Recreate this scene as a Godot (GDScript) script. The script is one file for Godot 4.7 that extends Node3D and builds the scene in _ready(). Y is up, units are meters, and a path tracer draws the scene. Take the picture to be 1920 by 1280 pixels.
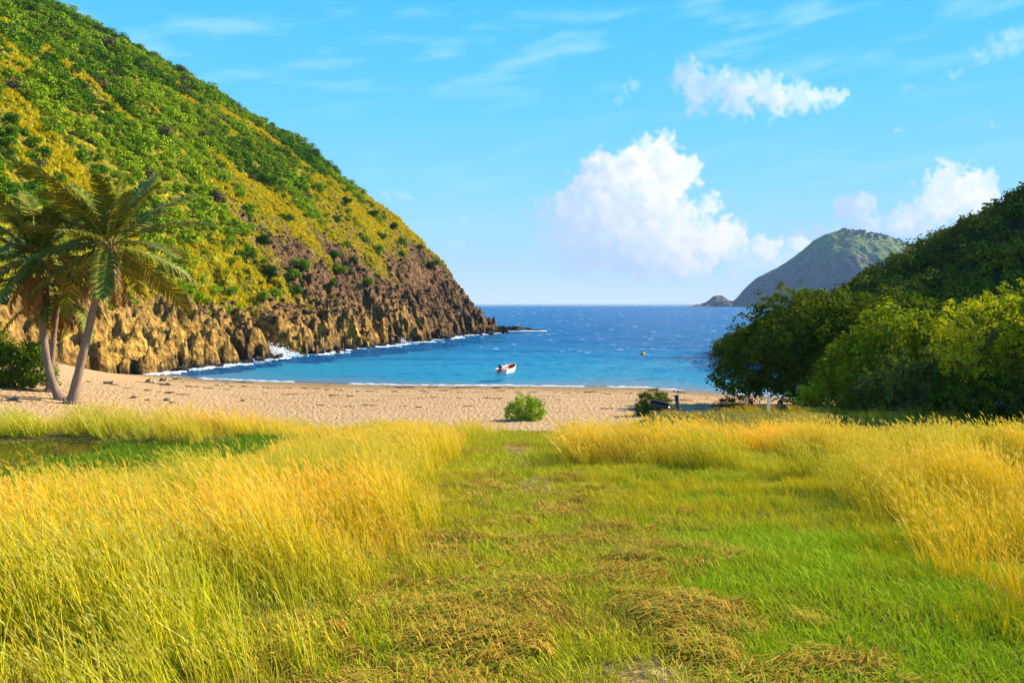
extends Node3D
# A small bay: golden meadow with a trodden path, beach, sea, a rocky headland on the left,
# a wooded hill on the right and an island far off. x right, y up, -z forward; d = -z. Sea level is y = 0.

const EYE := 6.6
var rng := RandomNumberGenerator.new()
var n_lo := FastNoiseLite.new()
var n_mid := FastNoiseLite.new()
var n_rib := FastNoiseLite.new()
var n_fine := FastNoiseLite.new()
var M := {}
var names := {}

# ---------------------------------------------------------------- mesh building
class MB:
	var v := PackedVector3Array()
	var c := PackedColorArray()
	var i := PackedInt32Array()
	var n := PackedVector3Array()
	func tri(a: Vector3, b: Vector3, d: Vector3, col: Color) -> void:
		var k := v.size()
		v.append(a); v.append(b); v.append(d)
		c.append(col); c.append(col); c.append(col)
		i.append(k); i.append(k + 1); i.append(k + 2)
	func quad(a: Vector3, b: Vector3, d: Vector3, e: Vector3, col: Color) -> void:
		var k := v.size()
		v.append(a); v.append(b); v.append(d); v.append(e)
		c.append(col); c.append(col); c.append(col); c.append(col)
		i.append(k); i.append(k + 1); i.append(k + 2)
		i.append(k); i.append(k + 2); i.append(k + 3)
	func grid(w: int, h: int, off := 0) -> void:
		for y in h - 1:
			for x in w - 1:
				var k := off + y * w + x
				i.append(k); i.append(k + 1); i.append(k + w + 1)
				i.append(k); i.append(k + w + 1); i.append(k + w)
	func blade(p: Vector3, bend: Vector3, h: float, w: float, side: Vector3, col: Color) -> void:
		# a grass blade: two segments and a tip, bending over towards «bend»
		var m1 := p + Vector3(0, h * 0.45, 0) + bend * (h * 0.16)
		var m2 := p + Vector3(0, h * 0.8, 0) + bend * (h * 0.52)
		var tip := p + Vector3(0, h * 0.97, 0) + bend * h
		var s := side * (w * 0.5)
		var k := v.size()
		v.append(p - s); v.append(p + s); v.append(m1 + s * 0.9); v.append(m1 - s * 0.9); v.append(m2 + s * 0.6); v.append(m2 - s * 0.6); v.append(tip)
		for q in 7: c.append(col)
		for q in [0, 1, 2, 0, 2, 3, 3, 2, 4, 3, 4, 5, 5, 4, 6]: i.append(k + q)
	func stalk(p: Vector3, lean: Vector3, h: float, w: float, side: Vector3, col: Color) -> Vector3:
		# a straight thin culm that nods a little near the top; gives back its tip
		var m := p + Vector3(0, h * 0.6, 0) + lean * (h * 0.5)
		var tip := p + Vector3(0, h, 0) + lean * h
		var s := side * (w * 0.5)
		quad(p - s, p + s, m + s * 0.8, m - s * 0.8, col)
		quad(m - s * 0.8, m + s * 0.8, tip + s * 0.5, tip - s * 0.5, col)
		return tip
	func tube(pts: Array, rad: Array, sides: int, col: Color, cap := true) -> void:
		var k0 := v.size()
		var count := pts.size()
		for q in count:
			var p: Vector3 = pts[q]
			var t: Vector3 = (pts[mini(q + 1, count - 1)] - pts[maxi(q - 1, 0)]).normalized()
			var u := t.cross(Vector3(0.31, 0.2, 0.93)).normalized()
			if u.length() < 0.5: u = t.cross(Vector3.RIGHT).normalized()
			var w := t.cross(u)
			for s in sides:
				var a := TAU * s / sides
				v.append(p + (u * cos(a) + w * sin(a)) * float(rad[q])); c.append(col)
		for q in count - 1:
			for s in sides:
				var a := k0 + q * sides + s
				var b := k0 + q * sides + (s + 1) % sides
				i.append(a); i.append(b); i.append(b + sides); i.append(a); i.append(b + sides); i.append(a + sides)
		if cap:
			for e in 2:
				var q := 0 if e == 0 else count - 1
				var k := v.size()
				v.append(pts[q]); c.append(col)
				for s in sides:
					i.append(k); i.append(k0 + q * sides + s); i.append(k0 + q * sides + (s + 1) % sides)
	func loft(rings: Array, col: Color, closed := true, caps := true) -> void:
		var k0 := v.size()
		var m: int = rings[0].size()
		for r in rings:
			for p in r:
				v.append(p); c.append(col)
		for q in rings.size() - 1:
			for s in (m if closed else m - 1):
				var a := k0 + q * m + s
				var b := k0 + q * m + (s + 1) % m
				i.append(a); i.append(b); i.append(b + m); i.append(a); i.append(b + m); i.append(a + m)
		if caps:
			for e in 2:
				var q := 0 if e == 0 else rings.size() - 1
				var mid := Vector3.ZERO
				for p in rings[q]: mid += p
				var k := v.size()
				v.append(mid / m); c.append(col)
				for s in (m if closed else m - 1):
					i.append(k); i.append(k0 + q * m + s); i.append(k0 + q * m + (s + 1) % m)
	func box(lo: Vector3, hi: Vector3, col: Color) -> void:
		var p := []
		for k in 8: p.append(Vector3(hi.x if k & 1 else lo.x, hi.y if k & 2 else lo.y, hi.z if k & 4 else lo.z))
		for f in [[0, 2, 3, 1], [4, 5, 7, 6], [0, 4, 6, 2], [1, 3, 7, 5], [0, 1, 5, 4], [2, 6, 7, 3]]:
			quad(p[f[0]], p[f[1]], p[f[2]], p[f[3]], col)
	func smooth() -> void:
		n.resize(v.size())
		n.fill(Vector3.ZERO)
		for t in range(0, i.size(), 3):
			var a := i[t]; var b := i[t + 1]; var d := i[t + 2]
			var f := (v[d] - v[a]).cross(v[b] - v[a])
			n[a] += f; n[b] += f; n[d] += f
		for k in n.size(): n[k] = n[k].normalized() if n[k].length() > 1e-12 else Vector3.UP
	func mesh(mat: Material) -> ArrayMesh:
		var arr := []
		arr.resize(Mesh.ARRAY_MAX)
		arr[Mesh.ARRAY_VERTEX] = v
		arr[Mesh.ARRAY_COLOR] = c
		arr[Mesh.ARRAY_INDEX] = i
		if n.size() == v.size(): arr[Mesh.ARRAY_NORMAL] = n
		var m := ArrayMesh.new()
		m.add_surface_from_arrays(Mesh.PRIMITIVE_TRIANGLES, arr)
		m.surface_set_material(0, mat)
		return m

# collects the places and tints of copies for a MultiMesh
class Copies:
	var b := PackedFloat32Array()
	var count := 0
	func put(t: Transform3D, col: Color) -> void:
		var x := t.basis.x; var y := t.basis.y; var z := t.basis.z; var o := t.origin
		b.append(x.x); b.append(y.x); b.append(z.x); b.append(o.x)
		b.append(x.y); b.append(y.y); b.append(z.y); b.append(o.y)
		b.append(x.z); b.append(y.z); b.append(z.z); b.append(o.z)
		b.append(col.r); b.append(col.g); b.append(col.b); b.append(1.0)
		count += 1

func numbered(called: String) -> String:
	var k: int = names.get(called, 0)
	names[called] = k + 1
	return called if k == 0 else "%s_%03d" % [called, k]

func tag(o: Node3D, label: String, category: String, group := "", kind := "") -> Node3D:
	if label: o.set_meta("label", label)
	if category: o.set_meta("category", category)
	if group: o.set_meta("group", group)
	if kind: o.set_meta("kind", kind)
	return o

func obj(called: String, mesh: Mesh, parent: Node3D = self) -> MeshInstance3D:
	var o := MeshInstance3D.new()
	o.name = numbered(called) if parent == self else called
	o.mesh = mesh
	parent.add_child(o, true)
	return o

func thing(called: String, at: Vector3, label: String, category: String, group := "") -> Node3D:
	var o := Node3D.new()
	o.name = numbered(called)
	add_child(o)
	o.position = at
	tag(o, label, category, group)
	return o

func scatter(called: String, mesh: Mesh, cp: Copies, parent: Node3D = self) -> MultiMeshInstance3D:
	var mm := MultiMesh.new()
	mm.transform_format = MultiMesh.TRANSFORM_3D
	mm.use_colors = true
	mm.mesh = mesh
	mm.instance_count = cp.count
	mm.buffer = cp.b
	var o := MultiMeshInstance3D.new()
	o.name = numbered(called) if parent == self else called
	o.multimesh = mm
	parent.add_child(o, true)
	return o

func rnd(a: float, b: float) -> float:
	return rng.randf_range(a, b)

func lin(r: float, g: float, b: float) -> Color:
	return Color(r, g, b)

func table(t: Array, x: float) -> float:
	if x <= t[0][0]: return t[0][1]
	for k in range(1, t.size()):
		if x <= t[k][0]:
			var a: Array = t[k - 1]
			return lerpf(a[1], t[k][1], (x - a[0]) / (t[k][0] - a[0]))
	return t[-1][1]

# ---------------------------------------------------------------- materials
func noise_tex(size: int, freq: float, octaves: int, lo: float, hi: float, sd: int, kind := FastNoiseLite.TYPE_SIMPLEX_SMOOTH) -> ImageTexture:
	var f := FastNoiseLite.new()
	f.noise_type = kind
	f.frequency = freq
	f.seed = sd
	f.fractal_octaves = octaves
	var im := f.get_seamless_image(size, size)
	im.convert(Image.FORMAT_L8)
	var data := im.get_data()
	for k in data.size(): data[k] = int(clampf(lerpf(lo, hi, data[k] / 255.0), 0.0, 1.0) * 255.0)
	im = Image.create_from_data(size, size, false, Image.FORMAT_L8, data)
	return ImageTexture.create_from_image(im)

func mat(called: String, rough := 0.9, spec := 0.3) -> StandardMaterial3D:
	var m := StandardMaterial3D.new()
	m.resource_name = called
	m.vertex_color_use_as_albedo = true
	m.roughness = rough
	m.metallic_specular = spec
	M[called] = m
	return m

func leafy(called: String, through: Color, rough := 0.6, spec := 0.3) -> StandardMaterial3D:
	var m := mat(called, rough, spec)
	m.backlight_enabled = true
	m.backlight = through
	m.cull_mode = BaseMaterial3D.CULL_DISABLED
	return m

func tri_tex(m: StandardMaterial3D, albedo: Texture2D, scale: float, bump: Texture2D = null, cm := 0.0) -> void:
	m.uv1_triplanar = true
	m.uv1_world_triplanar = true
	m.uv1_scale = Vector3.ONE * scale
	m.albedo_texture = albedo
	if bump:
		m.heightmap_enabled = true
		m.heightmap_texture = bump
		m.heightmap_scale = cm

func make_materials() -> void:
	var grain := noise_tex(1024, 0.02, 6, 0.35, 1.25, 3)
	var grain2 := noise_tex(1024, 0.012, 7, 0.2, 1.35, 9)
	var cell := noise_tex(1024, 0.03, 3, 0.0, 1.0, 5, FastNoiseLite.TYPE_CELLULAR)
	var rocky := noise_tex(1024, 0.014, 7, 0.0, 1.0, 21)
	tri_tex(mat("soil", 0.95, 0.15), grain, 0.35, rocky, 4.0)
	tri_tex(mat("sand", 0.95, 0.2), noise_tex(1024, 0.03, 5, 0.72, 1.12, 31), 0.16, noise_tex(1024, 0.02, 6, 0.0, 1.0, 33), 15.0)
	tri_tex(mat("rock", 0.92, 0.25), grain2, 0.09, rocky, 55.0)
	tri_tex(mat("stone", 0.85, 0.3), grain2, 0.35, rocky, 8.0)
	tri_tex(mat("far_rock", 0.95, 0.2), grain2, 0.004, rocky, 900.0)
	mat("seabed", 0.95, 0.1)
	leafy("grass", Color(0.64, 0.6, 0.36), 0.7, 0.15)
	leafy("leaf", Color(0.85, 0.85, 0.4), 0.75, 0.14)
	leafy("scrub", Color(0.4, 0.42, 0.2), 0.8, 0.12)
	leafy("frond", Color(0.36, 0.34, 0.16), 0.45, 0.25)
	mat("bark", 0.9, 0.2)
	mat("paint", 0.35, 0.5)
	mat("rubber", 0.8, 0.3)
	mat("foam", 0.9, 0.2)
	var metal := mat("metal", 0.3, 0.5)
	metal.metallic = 0.9
	var w := StandardMaterial3D.new()
	w.resource_name = "sea_water"
	w.transparency = BaseMaterial3D.TRANSPARENCY_ALPHA
	w.albedo_color = Color(0.03, 0.47, 0.73, 0.45)
	w.roughness = 0.24
	w.metallic_specular = 0.22
	w.heightmap_enabled = true
	w.heightmap_texture = noise_tex(1024, 0.03, 5, 0.0, 1.0, 77)
	w.heightmap_scale = 38.0
	w.uv1_triplanar = true
	w.uv1_world_triplanar = true
	w.uv1_scale = Vector3(0.035, 0.035, 0.075)
	M.sea = w
	var p := StandardMaterial3D.new()
	p.resource_name = "pond_water"
	p.transparency = BaseMaterial3D.TRANSPARENCY_ALPHA
	p.albedo_color = Color(0.2, 0.15, 0.05, 0.6)
	p.roughness = 0.05
	p.metallic_specular = 0.5
	M.pond = p

# ---------------------------------------------------------------- the lie of the land
const PROF := [[-3.5, -16.0], [-1.2, -2.0], [0.0, -0.2], [0.8, 1.3], [3.2, 3.9], [6.0, 6.2], [9.0, 8.8], [15.0, 15.8], [30.0, 30.0], [50.0, 44.5], [80.0, 63.0], [100.0, 72.5], [147.0, 98.0], [210.0, 118.0]]
const WATERLINE := [[-60.0, 96.0], [-36.0, 80.0], [-27.0, 73.0], [-19.0, 70.0], [-10.0, 67.6], [0.0, 67.0], [10.4, 65.6], [14.8, 61.8], [18.4, 59.0], [30.0, 53.0], [50.0, 48.0], [90.0, 44.0]]

func field_h(x: float, d: float) -> float:
	var h := 5.0 - 0.1 * d - 0.012 * maxf(0.0, d - 20.0)
	var ex := (x + 18.0) / 10.8
	var ed := (d - 19.5) / (7.2 if d < 19.5 else 4.8)
	h -= 1.15 * exp(-(ex * ex * ex * ex + ed * ed))
	h += 0.5 * exp(-pow((d - 26.3) / 2.0, 2.0)) * smoothstep(-7.0, -11.0, x)
	h += 0.22 * n_lo.get_noise_2d(x * 9.0, d * 9.0) * smoothstep(0.8, 3.0, absf(x)) + 0.035 * n_mid.get_noise_2d(x * 14.0, d * 14.0)
	h += 0.6 * smoothstep(3.5, 7.0, x) * smoothstep(31.0, 36.0, d)
	var edge := 32.5 + 6.0 * smoothstep(2.0, 8.0, x) + 1.2 * n_lo.get_noise_2d(x * 4.0, 7.0)
	return h - 0.9 * smoothstep(edge - 1.5, edge + 3.0, d)

func beach_h(x: float, d: float) -> float:
	var w := table(WATERLINE, x)
	var h := 0.043 * (w - d)
	if d < w:
		h += (0.09 * maxf(0.0, -16.0 - x) + 0.09 * maxf(0.0, -27.0 - x)) * smoothstep(2.0, 27.0, w - d)
		h += 0.05 * n_mid.get_noise_2d(x * 6.0, d * 6.0) * smoothstep(0.0, 6.0, w - d)
	else:
		h = h * 1.6 - 0.5 * maxf(0.0, d - w - 3.0)
	return h

func top_h(x: float, d: float) -> float:
	return maxf(field_h(x, d), beach_h(x, d))

# the headland in its own axes: a runs along the shore away from us, b inland
const HO := Vector2(-34.6, 81.0)
const HA := Vector2(0.252, 0.968)
const HB := Vector2(-0.968, 0.252)

func hill_xz(a: float, b: float) -> Vector2:
	return HO + HA * a + HB * b

func hill_h(a: float, b: float) -> float:
	var low := smoothstep(22.0, 2.0, b)
	var strength := 0.55 + 0.9 * absf(n_lo.get_noise_2d(a * 2.0 + 31.0, b * 1.5))
	var ra := a
	a = a - 0.8 * b + 7.0 * n_mid.get_noise_2d(ra * 0.6, b * 1.2)
	var rib := absf(n_rib.get_noise_2d(a * 2.3, b * 0.9)) * 6.5 * strength + absf(n_rib.get_noise_2d(a * 5.5 + 50.0, b * 8.0)) * 2.4 * strength + absf(n_rib.get_noise_2d(a * 19.0 + 50.0, b * 11.0)) * 1.2
	a = ra
	var bb := b + 2.3 - rib * low + 2.2 * n_lo.get_noise_2d(a * 2.2, 3.0) * low
	bb += low * (1.7 * n_fine.get_noise_2d(a * 2.0, b * 3.4) + 0.7 * n_fine.get_noise_2d(a * 8.0, b * 8.0))
	# two sea caves worn into the foot of the cliff
	for cv in [[24.0, 2.0, 5.5], [61.0, 1.8, 3.5]]:
		var k: float = (a - cv[0]) / cv[1]
		bb -= float(cv[2]) * exp(-k * k * k * k) * smoothstep(9.0, 4.0, b)
	if a < -5.0: bb -= 0.30 * (-5.0 - a) * smoothstep(30.0, 0.0, b) - 0.55 * smoothstep(-5.0, -26.0, a) * 14.0
	var h := table(PROF, bb)
	var up := smoothstep(8.0, 40.0, b)
	h += up * (3.2 * n_lo.get_noise_2d(a * 1.6, b * 0.45) + 1.3 * n_mid.get_noise_2d(a * 1.6, b * 0.7))
	h += 0.9 * n_fine.get_noise_2d(a * 2.0, b * 2.0) * smoothstep(0.5, 4.0, h) + 0.35 * n_fine.get_noise_2d(a * 6.0, b * 6.0) * smoothstep(0.5, 4.0, h)
	var tip := 124.0 + 2.0 * n_mid.get_noise_2d(b * 2.0, 11.0)
	if a > tip: h -= (a - tip) * 1.15
	var near_end := -24.0 - 0.30 * maxf(b, 0.0)
	if a < near_end: h -= (near_end - a) * 0.55
	return maxf(h, -16.0)

func hill_at(x: float, d: float) -> float:
	var r := Vector2(x, d) - HO
	return hill_h(r.dot(HA), r.dot(HB))

func wood_h(x: float, d: float) -> float:
	# the wooded hill on the right
	var ridge := 6.5 + 0.56 * (x - 38.0)
	ridge = minf(ridge, 20.5 + 0.28 * (x - 63.0)) if x > 63.0 else ridge
	ridge += 1.8 * n_lo.get_noise_2d(x * 2.5, 40.0)
	var front := smoothstep(46.0, 92.0, d + 0.12 * (x - 40.0))
	var back := smoothstep(150.0, 95.0, d)
	return -2.5 + (ridge + 2.5) * front * back + 1.0 * n_mid.get_noise_2d(x * 2.0, d * 2.0) * front

func _ready() -> void:
	# ---------------------------------------------------------------- camera, sky, sun, exposure
	var cam := Camera3D.new()
	cam.name = "camera"
	cam.projection = Camera3D.PROJECTION_FRUSTUM
	cam.near = 0.1
	cam.far = 9000.0
	cam.size = 2.0 * 0.1 * 640.0 / 1545.0
	cam.frustum_offset = Vector2(0, -0.1 * 69.0 / 1545.0)
	cam.position = Vector3(0, EYE, 0)
	add_child(cam)
	cam.current = true
	var env := Environment.new()
	env.background_mode = Environment.BG_SKY
	env.sky = Sky.new()
	env.sky.sky_material = make_sky()
	env.background_energy_multiplier = 0.475
	env.tonemap_mode = Environment.TONE_MAPPER_LINEAR
	env.tonemap_exposure = 2.35
	env.sdfgi_enabled = true
	env.ssao_enabled = true
	env.ssil_enabled = true
	env.fog_enabled = true
	env.fog_density = 0.00008
	env.fog_light_color = Color(0.62, 0.74, 0.95)
	var we := WorldEnvironment.new()
	we.name = "world_environment"
	we.environment = env
	add_child(we)
	var sun := DirectionalLight3D.new()
	sun.name = "sun"
	sun.light_energy = 1.6
	sun.light_color = Color(1.0, 0.94, 0.82)
	sun.light_angular_distance = 0.5
	sun.shadow_enabled = true
	add_child(sun)
	var az := deg_to_rad(63.0)
	var el := deg_to_rad(31.0)
	var s := Vector3(sin(az) * cos(el), sin(el), -cos(az) * cos(el))
	sun.look_at_from_position(s * 100.0, Vector3.ZERO)

	rng.seed = 4711
	for f in [[n_lo, 0.02, 11], [n_mid, 0.06, 12], [n_rib, 0.03, 13], [n_fine, 0.12, 14]]:
		f[0].noise_type = FastNoiseLite.TYPE_SIMPLEX_SMOOTH
		f[0].frequency = f[1]
		f[0].seed = f[2]
		f[0].fractal_octaves = 4
	make_materials()
	# ---------------------------------------------------------------- the setting
	make_field_ground()
	make_beach()
	make_sea()
	make_headland()
	make_wooded_hill()
	make_island()
	make_pond()
	# ---------------------------------------------------------------- things
	make_headland_cover()
	make_shore_rocks()
	make_palms()
	make_sea_grapes()
	make_small_bushes()
	make_boat()
	make_buoy()
	make_scooter()
	make_post()
	make_beach_bits()
	make_meadow()
	make_foam()

# ---------------------------------------------------------------- sky
func make_sky() -> PanoramaSkyMaterial:
	# one strip of 90 degrees is computed and laid round the horizon four times, every other one mirrored
	var W := 1000
	var H := 420
	var per := W / 90.0
	var r2 := RandomNumberGenerator.new()
	r2.seed = 99
	var fn := FastNoiseLite.new()
	fn.frequency = 0.02
	fn.fractal_octaves = 5
	fn.seed = 5
	var fw := FastNoiseLite.new()
	fw.frequency = 0.008
	fw.fractal_octaves = 5
	fw.seed = 8
	var a := PackedFloat32Array(); a.resize(W * H)      # cover
	var lit := PackedFloat32Array(); lit.resize(W * H)   # how far a puff faces the sun
	var dep := PackedFloat32Array(); dep.resize(W * H)
	# puffs: azimuth, elevation, radius in strip pixels, softness, thickness
	var puffs := []
	var add := func(px: float, py: float, r: float, soft: float, thick: float, kids: int, body: Vector3):
		var lat := (px - 960.0) / 1545.0
		var az := atan(lat)
		var e := atan((569.0 - py) / 1545.0 * cos(az))
		var k := rad_to_deg(1.0 / 1545.0) * per
		var side := ((px - body.x) * 0.8 + (body.y - py) * 0.5) / body.z
		puffs.append([W * 0.5 + rad_to_deg(az) * per, rad_to_deg(e) * per, r * k, soft, thick, side])
		for q in kids:
			var t := r2.randf() * TAU
			var rr := r * r2.randf_range(0.14, 0.42)
			var o := r * r2.randf_range(0.6, 1.0)
			puffs.append([W * 0.5 + (rad_to_deg(az)) * per + cos(t) * o * k, rad_to_deg(e) * per + (sin(t) * 0.85 + 0.1) * o * k, rr * k, soft * r2.randf_range(0.8, 2.2), thick * r2.randf_range(0.55, 1.0), side + 0.5 * r / body.z * (cos(t) * 0.8 + sin(t) * 0.5)])
	# the tall cumulus
	for p in [[1250, 300, 52], [1200, 310, 45], [1290, 330, 40], [1150, 320, 40], [1210, 370, 75], [1120, 370, 55], [1270, 400, 65], [1085, 420, 60], [1160, 430, 85], [1250, 460, 80], [1330, 450, 55], [1370, 460, 40], [1110, 470, 60], [1200, 470, 60], [1300, 480, 45], [1380, 440, 30], [1350, 385, 22]]:
		add.call(p[0] - 18, p[1], p[2], 0.34 if p[1] < 380 else 0.7, 0.82, 16, Vector3(1190, 400, 170))
	# its thin skirts towards the horizon
	for p in [[1060, 455, 55], [1030, 470, 40], [1120, 500, 50], [1200, 510, 55], [1290, 505, 50], [1380, 490, 45], [1420, 475, 40], [1460, 490, 35], [1060, 390, 40], [1000, 400, 24], [1500, 480, 40]]:
		add.call(p[0], p[1], p[2], 1.0, 0.42, 8, Vector3(1240, 420, 260))
	# the upper cloud
	for p in [[1290, 145, 36], [1330, 160, 38], [1390, 165, 40], [1440, 170, 42], [1490, 180, 34], [1380, 190, 34], [1300, 185, 34], [1530, 190, 24], [1565, 180, 22], [1450, 195, 30]]:
		add.call(p[0], p[1], p[2], 0.75, 0.7, 9, Vector3(1400, 175, 150))
	for p in [[1600, 385, 26], [1580, 395, 20], [1625, 380, 20], [1740, 350, 26], [1785, 335, 30], [1830, 355, 30], [1855, 365, 18], [1800, 390, 40], [1740, 400, 40], [1690, 420, 34], [1620, 425, 34], [1550, 440, 30], [1860, 400, 26], [1900, 420, 40], [1500, 450, 26], [1440, 465, 24]]:
		add.call(p[0], p[1], p[2], 0.5, 0.72, 9, Vector3(1700, 400, 160))
	for p in [[1040, 480, 16], [1010, 492, 16], [985, 495, 14], [1880, 85, 30], [1915, 75, 30], [1830, 110, 22], [1780, 140, 16], [860, 412, 12], [725, 364, 14], [755, 367, 14], [1180, 165, 16], [1160, 185, 14], [1860, 238, 14], [1690, 237, 12], [850, 458, 16], [1700, 165, 10]]:
		add.call(p[0], p[1], p[2], 1.0, 0.38, 6, Vector3(p[0] - 10, p[1], 40))
	var L := Vector3(0.62, 0.55, 0.35).normalized()
	for p in puffs:
		var cx: float = p[0]; var cy: float = p[1]; var r: float = p[2]
		for y in range(maxi(0, int(cy - r * 1.5)), mini(H, int(cy + r * 1.5) + 1)):
			for x in range(maxi(0, int(cx - r * 1.5)), mini(W, int(cx + r * 1.5) + 1)):
				var wx := fn.get_noise_2d(x * 6.0, y * 6.0) * 7.0 + fn.get_noise_2d(x * 1.8 + 50.0, y * 1.8) * 9.0
				var wy := fn.get_noise_2d(x * 6.0 + 300.0, y * 6.0) * 7.0 + fn.get_noise_2d(x * 1.8 + 950.0, y * 1.8) * 7.0
				var dx := (x + wx - cx) / r
				var dy := (y + wy - cy) / r
				var q := 1.0 - sqrt(dx * dx + dy * dy)
				if q <= 0.0: continue
				var k := y * W + x
				var cover := smoothstep(0.0, float(p[3]), q) * float(p[4])
				a[k] = 1.0 - (1.0 - a[k]) * (1.0 - cover)
				var z := sqrt(maxf(0.0, 1.0 - dx * dx - dy * dy))
				var bulge := z * r + cy * 0.05
				if bulge > dep[k]:
					var t := smoothstep(0.0, 0.35, q)
					var face := clampf(0.42 + 0.30 * (dx * L.x + dy * L.y + z * L.z) + 0.34 * float(p[5]), 0.0, 1.0)
					lit[k] = lerpf(lit[k], face, t) if dep[k] > 0.0 else face
					dep[k] = bulge
	# soften the shading inside the clouds
	for turn in 2:
		var old := lit.duplicate()
		for y in range(1, H - 1):
			for x in range(1, W - 1):
				var k := y * W + x
				if a[k] > 0.01: lit[k] = (old[k] * 2.0 + old[k - 1] + old[k + 1] + old[k - W] + old[k + W]) / 6.0
	var strip := Image.create(W, 1000, false, Image.FORMAT_RGB8)
	var ramp := [[0.0, Color8(218, 237, 248)], [3.0, Color8(182, 227, 250)], [8.0, Color8(140, 217, 254)], [14.0, Color8(104, 205, 255)], [20.0, Color8(80, 193, 254)], [40.0, Color8(56, 158, 238)], [90.0, Color8(40, 112, 200)]]
	for y in 1000:
		var e := (y + 0.5) * 0.09
		var base := Color8(40, 112, 200)
		for k in range(1, ramp.size()):
			if e <= ramp[k][0]:
				base = (ramp[k - 1][1] as Color).lerp(ramp[k][1], (e - float(ramp[k - 1][0])) / (float(ramp[k][0]) - float(ramp[k - 1][0])))
				break
		if y >= H:
			strip.fill_rect(Rect2i(0, 999 - y, W, 1), base)
			continue
		for x in W:
			var c := base
			# high thin streaks
			var ci := fw.get_noise_2d(x * 0.9 + y * 1.4, y * 5.5 - x * 0.9)
			var band := smoothstep(120.0, 190.0, float(y)) * smoothstep(330.0, 240.0, float(y)) + 0.35 * smoothstep(20.0, 60.0, float(y)) * smoothstep(150.0, 100.0, float(y))
			c = c.lerp(Color8(214, 238, 253), clampf(ci * 0.75, 0.0, 0.4) * band)
			var k := y * W + x
			if a[k] > 0.003:
				var l := clampf(lit[k] + 0.16 * fn.get_noise_2d(x * 3.0, y * 3.0), 0.0, 1.0)
				var t := smoothstep(0.22, 0.8, l)
				var cc := Color8(192, 216, 244).lerp(Color8(255, 253, 250), t)
				c = c.lerp(cc, clampf(a[k], 0.0, 1.0) * smoothstep(2.0, 18.0, float(y)))
			strip.set_pixel(x, 999 - y, c)
	var pano := Image.create(4000, 2000, false, Image.FORMAT_RGB8)
	pano.fill(Color8(120, 160, 180))
	var mirrored: Image = strip.duplicate()
	mirrored.flip_x()
	# forward (-z) lies at the seam of a panorama
	for k in 5:
		pano.blit_rect(strip if k % 2 == 0 else mirrored, Rect2i(0, 0, W, 1000), Vector2i(k * W - W / 2, 0))
	var m := PanoramaSkyMaterial.new()
	m.panorama = ImageTexture.create_from_image(pano)
	return m

# ---------------------------------------------------------------- ground, beach, sea
func sheet(xs: PackedFloat32Array, ds: PackedFloat32Array, height: Callable, tint: Callable, material: Material) -> ArrayMesh:
	var b := MB.new()
	for d in ds:
		for x in xs:
			var h: float = height.call(x, d)
			b.v.append(Vector3(x, h, -d))
			b.c.append(tint.call(x, d, h))
	b.grid(xs.size(), ds.size())
	b.smooth()
	return b.mesh(material)

func steps(from: float, to: float, n: int, power := 1.0) -> PackedFloat32Array:
	var r := PackedFloat32Array()
	for k in n: r.append(lerpf(from, to, pow(float(k) / (n - 1), power)))
	return r

func dirt_at(x: float, d: float) -> float:
	# the bare patches on the path
	var r := 0.0
	for p in [[0.2, 21.0, 0.75, 2.6], [0.35, 13.6, 0.35, 1.7], [0.15, 17.0, 0.3, 1.5], [0.85, 4.6, 0.5, 0.35]]:
		var k := Vector2((x - p[0]) / p[2], (d - p[1]) / p[3]).length()
		r = maxf(r, smoothstep(1.15, 0.55, k + 0.55 * n_mid.get_noise_2d(x * 40.0, d * 40.0)))
	return r

func make_field_ground() -> void:
	var xs := PackedFloat32Array()
	for k in 221:
		var t := (k - 110) / 110.0
		xs.append(110.0 * signf(t) * pow(absf(t), 1.9))
	var ds := steps(-60.0, -2.0, 12)
	ds.append_array(steps(-1.0, 45.0, 190, 1.2))
	var tint := func(x: float, d: float, _h: float) -> Color:
		var t := 0.5 + 0.5 * n_mid.get_noise_2d(x * 10.0, d * 10.0)
		var c := lin(0.15, 0.16, 0.02).lerp(lin(0.26, 0.19, 0.04), t)
		return c.lerp(lin(0.36, 0.25, 0.11), dirt_at(x, d))
	var o := obj("ground", sheet(xs, ds, field_h, tint, M.soil))
	tag(o, "grassy soil sloping down towards the beach", "", "", "structure")

func make_beach() -> void:
	var xs := steps(-75.0, 95.0, 240)
	var ds := steps(27.0, 110.0, 190)
	var tint := func(x: float, d: float, h: float) -> Color:
		var t := 0.5 + 0.5 * n_mid.get_noise_2d(x * 3.0, d * 9.0)
		var c := lin(0.50, 0.32, 0.165).lerp(lin(0.61, 0.40, 0.215), t)
		var wrack := smoothstep(0.25, 0.5, n_fine.get_noise_2d(x * 1.3, d * 5.0)) * smoothstep(1.1, 0.5, absf(h - 0.55) / 0.4)
		c = c.lerp(lin(0.17, 0.09, 0.04), wrack * 0.5)
		return c.lerp(lin(0.34, 0.23, 0.11), smoothstep(0.32, 0.12, h + 0.07 * n_mid.get_noise_2d(x * 8.0, 3.0)))
	var foot := func(x: float, d: float) -> float:
		return beach_h(x, d) + 0.06 * n_fine.get_noise_2d(x * 7.0, d * 7.0) * smoothstep(0.15, 0.5, beach_h(x, d))
	var o := obj("beach", sheet(xs, ds, foot, tint, M.sand))
	tag(o, "tan sand beach between the meadow and the bay", "", "", "structure")

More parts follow.
